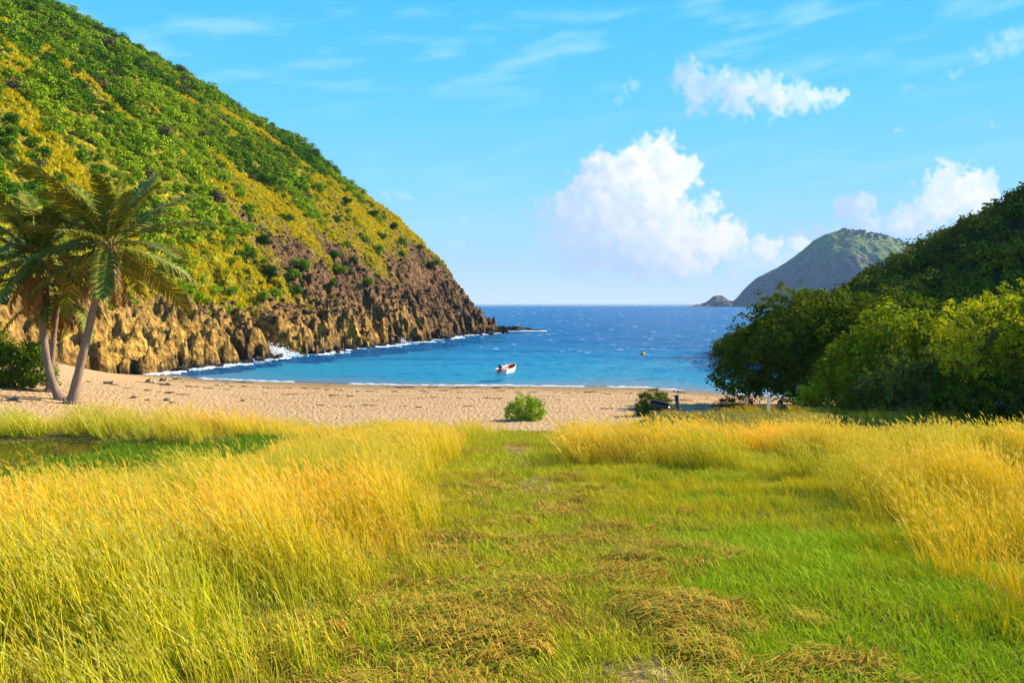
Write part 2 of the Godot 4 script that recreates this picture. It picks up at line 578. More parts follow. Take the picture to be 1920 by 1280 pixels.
func wave(x: float, d: float, cell: float) -> float:
	var h := 0.0
	var wx := x + 4.0 * n_lo.get_noise_2d(x * 0.6, d * 0.6)
	var wd := d + 9.0 * n_lo.get_noise_2d(x * 0.6 + 77.0, d * 0.6)
	for w in [[15.0, 0.13, 0.10], [9.0, 0.085, -0.22], [5.6, 0.065, 0.30], [3.6, 0.062, -0.45], [2.3, 0.05, 0.6], [1.5, 0.034, -0.75], [1.9, 0.036, 1.1]]:
		var lam: float = w[0]
		if lam < cell * 2.2: continue
		var k := TAU / lam
		h += float(w[1]) * sin(k * (wd * cos(float(w[2])) + wx * sin(float(w[2]))) + lam * 3.1)
	return h * (0.75 + 0.5 * n_lo.get_noise_2d(x * 1.5 + 9.0, d * 1.5))

func make_sea() -> void:
	var b := MB.new()
	var rows := 560
	var cols := 420
	var d := 44.0
	var growth := pow(4300.0 / 44.0, 1.0 / (rows - 1))
	for r in rows:
		var cell := maxf(d * (growth - 1.0), d * 1.75 / cols)
		for q in cols:
			var x := (-0.72 + 1.75 * q / (cols - 1)) * d
			if r == rows - 1: x *= 1.6
			var h := 0.0
			if d < 900.0:
				var off := d - table(WATERLINE, x)
				h = wave(x, d, cell) * clampf(off / 12.0, 0.18, 1.0)
			b.v.append(Vector3(x, h, -d))
			b.c.append(Color.WHITE)
		d *= growth
	b.grid(cols, rows)
	b.smooth()
	var o := obj("sea", b.mesh(M.sea))
	tag(o, "blue and turquoise rippled water of the bay", "", "", "structure")
	# the bottom: sand and weed beds, with the blue of deep water painted in
	var xs := steps(-400.0, 600.0, 200)
	for k in xs.size():
		xs[k] = signf(xs[k]) * 4200.0 * pow(absf(xs[k]) / 600.0, 2.2)
	var ds := steps(46.0, 4400.0, 230, 3.0)
	var deep := func(x: float, dd: float) -> float:
		var off := dd - table(WATERLINE, clampf(x, -34.0, 60.0))
		return -0.6 - minf(0.012 * maxf(off, 0.0), 1.5)
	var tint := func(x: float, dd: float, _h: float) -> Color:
		# sand, then light lost in deepening water painted as turquoise and blue, plus weed
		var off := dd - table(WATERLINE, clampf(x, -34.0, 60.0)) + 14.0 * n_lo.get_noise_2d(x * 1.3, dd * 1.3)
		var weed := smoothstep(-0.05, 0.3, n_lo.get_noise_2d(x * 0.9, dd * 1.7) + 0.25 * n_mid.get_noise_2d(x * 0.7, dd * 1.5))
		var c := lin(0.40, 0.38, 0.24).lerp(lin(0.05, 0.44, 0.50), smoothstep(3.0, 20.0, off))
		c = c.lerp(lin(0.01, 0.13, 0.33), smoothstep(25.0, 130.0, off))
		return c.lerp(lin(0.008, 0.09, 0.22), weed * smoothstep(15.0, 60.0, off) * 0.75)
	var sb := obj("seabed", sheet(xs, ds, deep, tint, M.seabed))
	tag(sb, "sand and weed bottom of the bay, tinted with the blue of deep water", "", "", "structure")

func make_pond() -> void:
	var b := MB.new()
	var mid := Vector3(-18.5, 2.42, -19.8)
	for k in 48:
		var t := TAU * k / 48.0
		var r := Vector3(cos(t) * 11.0, 0, sin(t) * 6.2)
		var t2 := TAU * (k + 1) / 48.0
		b.tri(mid, mid + r, mid + Vector3(cos(t2) * 11.0, 0, sin(t2) * 6.2), Color.WHITE)
	var o := obj("pond", b.mesh(M.pond))
	tag(o, "small brown pond in a dip of the meadow", "", "", "structure")

# ---------------------------------------------------------------- hills
func scrub_share(a: float, b: float) -> float:
	var from := clampf(7.0 + 0.24 * maxf(a - 14.0, 0.0), 8.0, 32.0)
	var stripe := n_lo.get_noise_2d(a * 2.6, b * 0.75 + 200.0)
	var s := smoothstep(from - 7.0, from + 9.0, b + 16.0 * n_mid.get_noise_2d(a * 0.8, b * 0.5))
	if b > from + 70.0: return s
	return s * smoothstep(0.17, 0.08, stripe - 0.07 * smoothstep(70.0, 30.0, a) - 0.0026 * maxf(0.0, b - from))

func scree_share(a: float, b: float) -> float:
	var k := smoothstep(28.0, 45.0, a) * smoothstep(22.0, 12.0, b + 13.0 * n_lo.get_noise_2d(a * 1.8, b * 0.8))
	var patch := smoothstep(0.12, 0.3, n_mid.get_noise_2d(a * 1.1 + 30.0, b * 0.6)) * smoothstep(70.0, 40.0, b) * smoothstep(20.0, 50.0, a)
	return maxf(maxf(k, patch * 0.55), smoothstep(8.0, 5.0, b))

func make_headland() -> void:
	var bs := PackedFloat32Array()
	var b := -12.0
	while b < 205.0:
		bs.append(b)
		b += 0.3 if b < 9.0 else (0.6 if b < 30.0 else 1.5)
	var as_ := PackedFloat32Array()
	var a := -75.0
	while a < 175.0:
		as_.append(a)
		a += 0.34 if a > -15.0 and a < 132.0 else 1.4
	var m := MB.new()
	for bb in bs:
		for aa in as_:
			var h := hill_h(aa, bb)
			var p := hill_xz(aa, bb)
			m.v.append(Vector3(p.x, h, -p.y))
			var t := 0.5 + 0.5 * n_fine.get_noise_2d(aa * 1.2, bb * 1.2 + h)
			var v := n_mid.get_noise_2d(aa * 1.5, h * 1.2)
			var ochre := smoothstep(10.0, 4.0, h + 5.0 * v) * smoothstep(95.0, 45.0, aa + 30.0 * n_lo.get_noise_2d(aa * 3.0, 90.0))
			var streak := 0.5 + 0.9 * n_fine.get_noise_2d((aa - 0.5 * h) * 2.6, h * 1.1) + 0.5 * n_mid.get_noise_2d(aa * 3.0, h * 0.6)
			t = clampf(0.45 * t + 0.6 * streak, 0.0, 1.0)
			var c := lin(0.075, 0.042, 0.025).lerp(lin(0.30, 0.165, 0.07), t)
			c = c.lerp(lin(0.30, 0.14, 0.035).lerp(lin(0.80, 0.50, 0.10), t), clampf(ochre * (0.75 + v), 0.0, 0.95))
			var green := 1.0 - scree_share(aa, bb)
			c = c.lerp(lin(0.46, 0.38, 0.012).lerp(lin(0.22, 0.22, 0.012), t), green)
			c = c.lerp(lin(0.035, 0.03, 0.026), smoothstep(1.3, 0.5, h + 0.8 * v))
			m.c.append(c)
	m.grid(as_.size(), bs.size())
	m.smooth()
	var o := obj("headland", m.mesh(M.rock))
	tag(o, "steep headland with ochre cliffs at its foot", "", "", "structure")

func make_wooded_hill() -> void:
	var tint := func(x: float, d: float, _h: float) -> Color:
		return lin(0.05, 0.06, 0.015).lerp(lin(0.09, 0.07, 0.03), 0.5 + 0.5 * n_mid.get_noise_2d(x, d))
	var o := obj("hill", sheet(steps(24.0, 230.0, 120), steps(44.0, 170.0, 90), wood_h, tint, M.soil))
	tag(o, "dark hill rising behind the sea grape trees", "", "", "structure")
	var bushes := bush_meshes("scrub", 4, 260, 0.25)
	var cps := [Copies.new(), Copies.new(), Copies.new(), Copies.new()]
	var x := 27.0
	while x < 120.0:
		var d := 47.0
		while d < 118.0:
			var px := x + rnd(-0.8, 0.8)
			var pd := d + rnd(-0.8, 0.8)
			var h := wood_h(px, pd)
			if h > 0.4:
				var sc := clampf(1.1 * exp(rng.randfn(0.0, 0.3)), 0.6, 2.2) * (1.0 + 0.3 * n_lo.get_noise_2d(px * 4.0, pd * 4.0))
				var t := Transform3D(Basis(Vector3.UP, rnd(0, TAU)).scaled(Vector3(sc, sc * rnd(0.8, 1.15), sc)), Vector3(px, h + 0.25 * sc, -pd))
				var g := clampf(0.5 + 1.2 * n_mid.get_noise_2d(px * 1.2, pd * 1.2) + rnd(-0.2, 0.2), 0.0, 1.0)
				cps[rng.randi() % 4].put(t, lin(0.07, 0.10, 0.010).lerp(lin(0.19, 0.20, 0.014), g))
			d += 1.5
		x += 1.5
	for k in 4:
		tag(scatter("hillside_scrub", bushes[k], cps[k]), "dense dark green scrub covering the hill behind the sea grape trees", "scrub", "", "stuff")

func make_island() -> void:
	var sil := [[560.0, -6.0], [616.0, 3.0], [640.0, 8.0], [670.0, 22.0], [690.0, 36.0], [715.0, 38.0], [735.0, 22.0], [752.0, 20.0], [775.0, 36.0], [797.0, 66.0], [830.0, 98.0], [880.0, 122.0], [930.0, 148.0], [980.0, 188.0], [1030.0, 226.0], [1070.0, 250.0], [1141.0, 264.0], [1230.0, 252.0], [1320.0, 228.0], [1400.0, 190.0], [1520.0, 150.0], [1700.0, 80.0], [1850.0, -6.0]]
	var height := func(x: float, d: float) -> float:
		var top := table(sil, x)
		var f := (d - 2800.0) / (150.0 + 1.3 * maxf(top, 10.0))
		var k := clampf(1.0 - absf(f), -0.2, 1.0)
		k = pow(maxf(k, 0.0), 0.8)
		var gully := absf(n_rib.get_noise_2d(x * 0.35, d * 0.12)) * 60.0 * k * (1.0 - k) * 2.0
		return -8.0 + (top + 8.0) * k - gully + 8.0 * k * n_mid.get_noise_2d(x * 0.25, d * 0.25) * (1.0 if absf(f) > 0.04 else 0.5)
	var tint := func(x: float, d: float, h: float) -> Color:
		var n := n_lo.get_noise_2d(x * 0.5, d * 0.5) + 0.5 * n_mid.get_noise_2d(x * 0.4, d * 0.4)
		var g := smoothstep(1080.0, 1240.0, x + 160.0 * n) * smoothstep(40.0, 90.0, h) + smoothstep(110.0, 180.0, h + 60.0 * n) * 0.8
		return lin(0.20, 0.13, 0.08).lerp(lin(0.19, 0.27, 0.02), clampf(g, 0.0, 1.0))
	var o := obj("island", sheet(steps(540.0, 1870.0, 240), steps(2300.0, 3250.0, 130), height, tint, M.far_rock))
	tag(o, "hazy mountainous island on the horizon", "", "", "structure")
	# the low line of trees along its crest
	var cp := Copies.new()
	for k in 160:
		var x := rnd(1100.0, 1420.0)
		var d := 2800.0 + rnd(-60.0, 10.0)
		var s := rnd(3.0, 6.0)
		cp.put(Transform3D(Basis(Vector3.UP, rnd(0, TAU)).scaled(Vector3(s, s, s)), Vector3(x, height.call(x, d) + 1.0, -d)), lin(0.07, 0.10, 0.02))
	tag(scatter("island_trees", bush_meshes("scrub", 1, 60, 0.6)[0], cp), "low trees along the crest of the far island", "trees", "", "stuff")

# bushes one metre in radius made of leaf-sized faces
func bush_meshes(material: String, variants: int, leaves: int, size: float) -> Array:
	var r := []
	for k in variants:
		var b := MB.new()
		var lobes := []
		for q in 6:
			var t := rnd(0, TAU)
			lobes.append([Vector3(cos(t) * rnd(0.2, 0.55), rnd(-0.1, 0.4), sin(t) * rnd(0.2, 0.55)), rnd(0.4, 0.65)])
		for q in leaves:
			var l: Array = lobes[rng.randi() % 6]
			var u := Vector3(rnd(-1, 1), rnd(-0.55, 1), rnd(-1, 1)).normalized()
			var p: Vector3 = l[0] + u * float(l[1]) * rnd(0.7, 1.05)
			leaf(b, p, (u + Vector3(rnd(-0.7, 0.7), rnd(-0.2, 0.9), rnd(-0.7, 0.7))).normalized(), size * rnd(0.6, 1.2), rnd(0.75, 1.25))
		r.append(b.mesh(M[material]))
	return r

func leaf(b: MB, p: Vector3, nor: Vector3, size: float, shade: float) -> void:
	var u := nor.cross(Vector3(rnd(-1, 1), rnd(-1, 1), rnd(-1, 1))).normalized()
	var w := nor.cross(u)
	var fold := nor * (size * 0.12)
	var col := Color(shade, shade, shade * rnd(0.7, 1.1))
	b.quad(p - u * size * 0.5, p + w * size * 0.36 + fold, p + u * size * 0.5, p - w * size * 0.36 + fold, col)

func make_headland_cover() -> void:
	var bushes := bush_meshes("scrub", 6, 320, 0.23)
	var cps := []
	for k in 6: cps.append(Copies.new())
	var a := -70.0
	while a < 131.0:
		var b := 5.0
		while b < 190.0:
			var step := 1.0 if b < 60.0 else 1.4
			var aa := a + rnd(-0.7, 0.7)
			var bb := b + rnd(-0.7, 0.7)
			b += step
			if rng.randf() > scrub_share(aa, bb) * 0.95: continue
			var p := hill_xz(aa, bb)
			if absf(p.x) > p.y * 0.78 + 12.0: continue
			var sc := clampf(0.76 * exp(rng.randfn(0.0, 0.36)), 0.35, 1.9) * (1.0 + 0.5 * n_lo.get_noise_2d(aa * 4.0, bb * 4.0)) * (1.0 if b < 60.0 else 1.15)
			var h := hill_h(aa, bb)
			if h < 5.0: continue
			var g := clampf(0.42 + 1.4 * n_mid.get_noise_2d(aa * 0.6, bb * 0.6) + rnd(-0.12, 0.12), 0.0, 1.0)
			var col := lin(0.08, 0.19, 0.008).lerp(lin(0.31, 0.42, 0.012), g)
			if rng.randf() < 0.04: col = lin(0.16, 0.12, 0.06)
			cps[rng.randi() % 6].put(Transform3D(Basis(Vector3.UP, rnd(0, TAU)).scaled(Vector3(sc, sc * rnd(0.75, 1.15), sc)), Vector3(p.x, h + 0.35 * sc, -p.y)), col)
		a += 1.05
	for k in 6:
		tag(scatter("headland_scrub", bushes[k], cps[k]), "dense green scrub covering the upper slope of the headland", "scrub", "", "stuff")
	# yellow tussock grass in the open strips
	var tuft := MB.new()
	for q in 34:
		var t := rnd(0, TAU)
		var r := rnd(0.0, 0.4)
		tuft.blade(Vector3(cos(t) * r, -0.1, sin(t) * r), Vector3(cos(t), 0, sin(t)) * rnd(0.2, 0.7), rnd(0.5, 1.0), 0.12, Vector3(-sin(t), 0, cos(t)), Color(1, 1, 1) * rnd(0.75, 1.2))
	var cp := Copies.new()
	for k in 90000:
		var aa := rnd(-60.0, 127.0)
		var bb := 5.0 + 80.0 * pow(rng.randf(), 1.25)
		if rng.randf() < scree_share(aa, bb) * 1.04: continue
		if scrub_share(aa, bb) > 0.75: continue
		var p := hill_xz(aa, bb)
		if absf(p.x) > p.y * 0.78 + 8.0: continue
		var h := hill_h(aa, bb)
		if h < 4.0: continue
		var s := rnd(0.3, 0.75)
		cp.put(Transform3D(Basis(Vector3.UP, rnd(0, TAU)).scaled(Vector3(s, s, s)), Vector3(p.x, h, -p.y)), lin(0.80, 0.62, 0.012).lerp(lin(0.58, 0.54, 0.012), rnd(0, 1)))
	tag(scatter("tussock_grass", tuft.mesh(M.grass), cp), "yellow tussock grass in open strips on the headland", "grass", "", "stuff")
	# loose stones on the bare slope
	var stones := [rock_mesh(1, 7), rock_mesh(1, 8), rock_mesh(1, 9)]
	var sc3 := [Copies.new(), Copies.new(), Copies.new()]
	for k in 16000:
		var aa := rnd(10.0, 128.0)
		var bb := 3.0 + 60.0 * pow(rng.randf(), 1.6)
		if rng.randf() > scree_share(aa, bb): continue
		var p := hill_xz(aa, bb)
		var h := hill_h(aa, bb)
		if h < 3.0: continue
		var s := 0.07 + 0.36 * pow(rng.randf(), 4.0)
		var t := rnd(0, 1)
		sc3[k % 3].put(Transform3D(Basis.from_euler(Vector3(rnd(0, 3), rnd(0, 6), 0)).scaled(Vector3(s, s * 0.8, s)), Vector3(p.x, h + s * 0.25, -p.y)), lin(0.09, 0.05, 0.028).lerp(lin(0.28, 0.17, 0.085), t))
	for k in 3:
		tag(scatter("scree", stones[k], sc3[k]), "loose brown stones on the bare slope of the headland", "stones", "", "stuff")
	# shrubs that stand alone on the bare slope
	var alone := [[60.0, 10.5, 1.5, 2], [63.0, 13.0, 1.3, 1], [67.0, 11.5, 1.2, 0], [66.0, 8.0, 1.5, 2], [52.0, 8.0, 1.0, 1], [46.0, 10.0, 1.7, 2], [42.0, 9.0, 1.6, 2], [39.0, 7.5, 1.5, 1], [36.0, 9.5, 1.9, 0], [33.0, 7.0, 1.3, 2], [31.0, 11.0, 2.0, 1], [40.0, 13.0, 1.8, 0], [78.0, 20.0, 1.3, 1], [84.0, 15.0, 1.1, 2], [95.0, 18.0, 1.4, 1], [99.0, 15.0, 1.2, 2], [104.0, 17.0, 1.6, 2], [108.0, 14.0, 1.4, 2], [112.0, 12.0, 1.5, 2], [116.0, 11.0, 1.2, 1], [90.0, 24.0, 1.7, 0], [101.0, 23.0, 1.8, 1], [109.0, 21.0, 1.5, 0], [115.0, 17.0, 1.3, 1], [72.0, 26.0, 1.6, 0], [55.0, 18.0, 1.4, 1], [28.0, 5.8, 0.9, 2], [48.0, 5.8, 0.9, 2]]
	var looks := ["dark green shrub standing alone on the bare slope of the headland", "green shrub standing alone on the bare slope of the headland", "bright yellow-green shrub standing alone on the bare slope of the headland"]
	var tints := [lin(0.05, 0.10, 0.012), lin(0.10, 0.18, 0.015), lin(0.20, 0.30, 0.015)]
	for q in alone:
		var p := hill_xz(q[0], q[1])
		var root := thing("slope_shrub", Vector3(p.x, hill_h(q[0], q[1]) - 0.1, -p.y), looks[q[3]], "shrub", ["dark", "green", "bright"][q[3]] + " shrubs on the bare slope")
		var st := MB.new()
		for w in 3:
			st.tube([Vector3(0, -0.3, 0), Vector3(rnd(-0.2, 0.2), 0.5, rnd(-0.2, 0.2)), Vector3(rnd(-0.4, 0.4), 1.0, rnd(-0.4, 0.4)) * float(q[2])], [0.06, 0.05, 0.02], 5, lin(0.10, 0.07, 0.05))
		obj("stem", st.mesh(M.bark), root)
		var cc := Copies.new()
		for w in 9:
			var s: float = float(q[2]) * rnd(0.4, 0.6)
			cc.put(Transform3D(Basis(Vector3.UP, rnd(0, TAU)).scaled(Vector3(s, s, s)), Vector3(rnd(-0.5, 0.5), rnd(0.35, 0.95), rnd(-0.5, 0.5)) * float(q[2])), (tints[q[3]] as Color) * rnd(0.85, 1.2))
		var f := scatter("foliage", bushes[rng.randi() % 6], cc, root)
		f.set_meta("kind", "stuff")

func rock_mesh(detail: int, sd: int) -> ArrayMesh:
	# a stone one metre in radius: a ball of faces pushed in and out
	var f := FastNoiseLite.new()
	f.seed = sd
	f.frequency = 0.7
	f.fractal_octaves = 3
	var b := MB.new()
	var rows := 4 + detail * 2
	var cols := 7 + detail * 3
	for y in rows + 1:
		for x in cols:
			var p := PI * y / rows
			var t := TAU * x / cols
			var u := Vector3(sin(p) * cos(t), cos(p), sin(p) * sin(t))
			var cut := Vector3(clampf(u.x, -0.75, 0.8), clampf(u.y, -0.7, 0.7), clampf(u.z, -0.8, 0.75))
			b.v.append(cut * (1.0 + 0.55 * f.get_noise_3dv(u * 1.6)))
			b.c.append(Color.WHITE)
	for y in rows:
		for x in cols:
			var k := y * cols + x
			var k2 := y * cols + (x + 1) % cols
			for q in [k, k2, k2 + cols, k, k2 + cols, k + cols]: b.i.append(q)
	var flat := MB.new()
	for t in range(0, b.i.size(), 3):
		flat.tri(b.v[b.i[t]], b.v[b.i[t + 1]], b.v[b.i[t + 2]], Color.WHITE)
	return flat.mesh(M.stone)

func tinted(mesh: ArrayMesh, col: Color) -> ArrayMesh:
	var arr := mesh.surface_get_arrays(0)
	var c: PackedColorArray = arr[Mesh.ARRAY_COLOR]
	for k in c.size(): c[k] = c[k] * col
	arr[Mesh.ARRAY_COLOR] = c
	var m := ArrayMesh.new()
	m.add_surface_from_arrays(Mesh.PRIMITIVE_TRIANGLES, arr)
	m.surface_set_material(0, mesh.surface_get_material(0))
	return m

func make_shore_rocks() -> void:
	var dark := []
	for k in 5: dark.append(tinted(rock_mesh(2, 40 + k), lin(0.06, 0.048, 0.04)))
	for k in 46:
		var a := -2.0 + 128.0 * (k + rnd(0.0, 0.9)) / 46.0
		# find the foot of the cliff
		var b := -6.0
		while hill_h(a, b) < 0.1 and b < 8.0: b += 0.25
		var p := hill_xz(a, b - rnd(0.2, 1.4))
		var s := rnd(0.35, 0.95)
		var o := obj("shore_boulder", dark[k % 5])
		o.position = Vector3(p.x, s * 0.15, -p.y)
		o.rotation = Vector3(rnd(-0.4, 0.4), rnd(0, TAU), rnd(-0.4, 0.4))
		o.scale = Vector3(s * rnd(0.9, 1.5), s * 0.8, s)
		tag(o, "dark wet boulder at the waterline under the cliff", "boulder", "boulders along the foot of the cliff")
	for k in 16:
		var t := k / 15.0
		var o := obj("reef_rock", dark[k % 5])
		var s := lerpf(1.3, 0.6, t) * rnd(0.7, 1.15)
		o.position = Vector3(lerpf(-2.5, 6.8, t) + rnd(-0.3, 0.3), s * 0.25, -(206.0 + rnd(-3.0, 4.0)))
		o.rotation = Vector3(rnd(-0.3, 0.3), rnd(0, TAU), rnd(-0.3, 0.3))
		o.scale = Vector3(s * 1.3, s * 0.85, s)
		tag(o, "low black rock in the reef off the headland's point", "rock", "rocks of the reef off the point")

# ---------------------------------------------------------------- palms
func frond_mesh(sd: int, length: float, droop: float, curl: float, dead: float) -> ArrayMesh:
	# runs along +x from the crown, arching down; leaflets hang on both sides
	var r2 := RandomNumberGenerator.new()
	r2.seed = sd
	var b := MB.new()
	var green := lin(0.125, 0.155, 0.014).lerp(lin(0.26, 0.13, 0.035), dead)
	var rib := lin(0.34, 0.30, 0.06).lerp(lin(0.30, 0.17, 0.07), dead)
	var pts := []
	var rad := []
	var n := 22
	for k in n + 1:
		var t := float(k) / n
		pts.append(Vector3(length * (t - 0.18 * droop * t * t * t), -length * droop * t * t * 0.62, length * curl * t * t * 0.25))
		rad.append(lerpf(0.045, 0.006, t))
	b.tube(pts, rad, 4, rib, false)
	var m := 88
	for k in m:
		var t := 0.13 + 0.87 * k / (m - 1.0)
		var f := t * n
		var q := mini(int(f), n - 1)
		var p: Vector3 = (pts[q] as Vector3).lerp(pts[q + 1], f - q)
		var along: Vector3 = (pts[q + 1] - pts[q]).normalized()
		var side := along.cross(Vector3.UP).normalized()
		var up := side.cross(along)
		var ll := length * 0.20 * pow(sin(PI * clampf(0.10 + 0.86 * t, 0.0, 1.0)), 0.55) * r2.randf_range(0.85, 1.1)
		for s in [-1.0, 1.0]:
			if r2.randf() < 0.05 + 0.3 * dead: continue
			var dirv: Vector3 = (along * 0.55 + side * s * (0.85 - 0.4 * dead) + up * r2.randf_range(-0.15, 0.3)).normalized()
			var fall := Vector3(0, -1, 0) * r2.randf_range(0.3, 0.6) * (1.0 + 1.2 * dead)
			var mid := p + dirv * ll * 0.5 + fall * ll * 0.12
			var tip: Vector3 = p + dirv * ll * 0.86 + fall * ll * 0.55
			var w := along * 0.040
			var col := green * r2.randf_range(0.75, 1.3)
			if r2.randf() < 0.16: col = lin(0.36, 0.28, 0.04)
			b.quad(p - w, p + w, mid + w, mid - w, col)
			b.tri(mid - w, mid + w, tip, col)
	return b.mesh(M.frond)

func palm(base: Vector3, spine: Array, r0: float, r1: float, fronds: int, dead: int, length: float, sd: int, label: String, sway: float) -> void:
	var root := thing("coconut_palm", base, label, "palm tree")
	var c := Curve3D.new()
	for p in spine: c.add_point(p)
	for k in range(1, spine.size() - 1):
		var tan: Vector3 = (spine[k + 1] - spine[k - 1]) * 0.2
		c.set_point_in(k, -tan)
		c.set_point_out(k, tan)
	var tr := MB.new()
	var total := c.get_baked_length()
	var sides := 14
	var rings := int(total / 0.055)
	for k in rings + 1:
		var t := float(k) / rings
		var p := c.sample_baked(t * total)
		var ring := 0.93 + 0.07 * (1.0 if k % 2 == 0 else 0.0)
		var r := (lerpf(r0, r1, pow(t, 0.6)) + r0 * 0.75 * exp(-t * total * 2.6)) * ring
		for s in sides:
			var a := TAU * s / sides
			tr.v.append(p + Vector3(cos(a), 0.10 * cos(a * 2.0), sin(a)) * r * (1.0 + 0.05 * sin(a * 3.0 + k * 0.3)))
			var tone := 0.8 + 0.3 * n_mid.get_noise_2d(a * 30.0, k * 9.0) + (0.0 if k % 2 == 0 else -0.22)
			tr.c.append(lin(0.33, 0.24, 0.19) * tone)
	for k in rings:
		for s in sides:
			var a := k * sides + s
			var b := k * sides + (s + 1) % sides
			for q in [a, b, b + sides, a, b + sides, a + sides]: tr.i.append(q)
	tr.smooth()
	obj("trunk", tr.mesh(M.bark), root)
	var roots := MB.new()
	for k in 16:
		var a := TAU * k / 16.0 + rnd(-0.2, 0.2)
		var o := Vector3(cos(a), 0, sin(a))
		roots.tube([o * r0 * 1.2 + Vector3(0, 0.22, 0), o * r0 * 1.75 + Vector3(0, 0.05, 0), o * r0 * 2.3 + Vector3(0, -0.15, 0)], [0.05, 0.045, 0.02], 5, lin(0.22, 0.15, 0.10))
	obj("root_mat", roots.mesh(M.bark), root)
	var top: Vector3 = spine[-1]
	var boots := MB.new()
	for k in 14:
		var a := TAU * k / 14.0
		var o := Vector3(cos(a), 0, sin(a))
		boots.tube([top + Vector3(0, -0.45, 0) + o * r1 * 0.7, top + o * 0.24 + Vector3(0, -0.1, 0), top + o * 0.34 + Vector3(0, 0.3, 0)], [0.07, 0.06, 0.03], 5, lin(0.32, 0.20, 0.09))
	obj("frond_bases", boots.mesh(M.bark), root)
	var green := []
	var brown := []
	for k in 5: green.append(frond_mesh(sd * 10 + k, length * (0.9 + 0.06 * k), [0.35, 0.6, 0.8, 0.5, 0.7][k], [0.4, -0.5, 0.2, -0.2, 0.6][k], 0.0))
	for k in 3: brown.append(frond_mesh(sd * 10 + 7 + k, length * 0.6, 0.5, [0.4, -0.4, 0.1][k], 1.0))
	for k in fronds:
		var a := k * 2.39996 + sway
		var t := float(k) / (fronds - 1)
		var pitch := lerpf(1.5, -0.45, pow(t, 1.0)) + rnd(-0.1, 0.1)
		var f := obj("frond", green[k % 5], root)
		f.position = top + Vector3(cos(a) * 0.12, 0.05, -sin(a) * 0.12)
		f.basis = Basis(Vector3.UP, a) * Basis(Vector3(0, 0, 1), pitch) * Basis(Vector3.RIGHT, rnd(-0.5, 0.5))
		if t < 0.12: f.scale = Vector3.ONE * 0.85
	for k in dead:
		var a := k * 2.39996 + 0.7 + sway
		var f := obj("dead_frond", brown[k % 3], root)
		f.set_meta("label", "dry brown frond hanging down")
		f.position = top + Vector3(cos(a) * 0.14, -0.2, -sin(a) * 0.14)
		f.basis = Basis(Vector3.UP, a) * Basis(Vector3(0, 0, 1), rnd(-1.25, -0.75)) * Basis(Vector3.RIGHT, rnd(-0.5, 0.5))
	for k in 7:
		var nut := MB.new()
		var ringl := []
		for y in 7:
			var ph := PI * y / 6.0
			var ring := []
			for s in 10:
				var a := TAU * s / 10.0
				ring.append(Vector3(cos(a) * sin(ph) * 0.11, -cos(ph) * 0.15, sin(a) * sin(ph) * 0.11))
			ringl.append(ring)
		nut.loft(ringl, lin(0.20, 0.15, 0.03), true, false)
		nut.smooth()
		var o := obj("coconut", nut.mesh(M.bark), root)
		var a := TAU * k / 7.0
		o.position = top + Vector3(cos(a) * 0.26, -0.28 - 0.1 * (k % 2), sin(a) * 0.26)

func make_palms() -> void:
	var y := func(x: float, d: float) -> float: return top_h(x, d) - 0.08
	palm(Vector3(-21.4, y.call(-21.4, 40.0), -40.0), [Vector3.ZERO, Vector3(0.35, 1.6, 0), Vector3(0.95, 4.2, 0), Vector3(1.45, 6.2, 0), Vector3(1.85, 7.7, 0)], 0.24, 0.16, 26, 5, 4.7, 3, "tall leaning coconut palm with a full green crown, its trunk tilted towards the sea", 0.2)
	palm(Vector3(-22.4, y.call(-22.4, 41.0), -41.0), [Vector3.ZERO, Vector3(-0.5, 1.0, 0), Vector3(-0.85, 2.6, 0), Vector3(-1.05, 4.6, 0), Vector3(-1.2, 7.0, 0)], 0.22, 0.14, 26, 7, 4.5, 5, "curved coconut palm with a skirt of dry brown fronds, leaning towards the hill", 1.3)
	palm(Vector3(-24.4, y.call(-24.4, 43.5), -43.5), [Vector3.ZERO, Vector3(0.1, 2.0, 0), Vector3(0.3, 4.0, 0), Vector3(0.55, 5.2, 0)], 0.19, 0.13, 14, 6, 3.4, 6, "short coconut palm half hidden behind the curved one, mostly dry fronds", 2.2)

# ---------------------------------------------------------------- sea grapes and bushes
func cluster_mesh(leaves: int, spread: float, size: float) -> ArrayMesh:
	var b := MB.new()
	for k in leaves:
		var u := Vector3(rnd(-1, 1), rnd(-0.6, 1), rnd(-1, 1)).normalized()
		leaf(b, u * spread * rnd(0.35, 1.0), (u + Vector3(rnd(-0.6, 0.6), rnd(0.0, 1.0), rnd(-0.6, 0.6))).normalized(), size * rnd(0.7, 1.25), rnd(0.75, 1.25))
	return b.mesh(M.leaf)

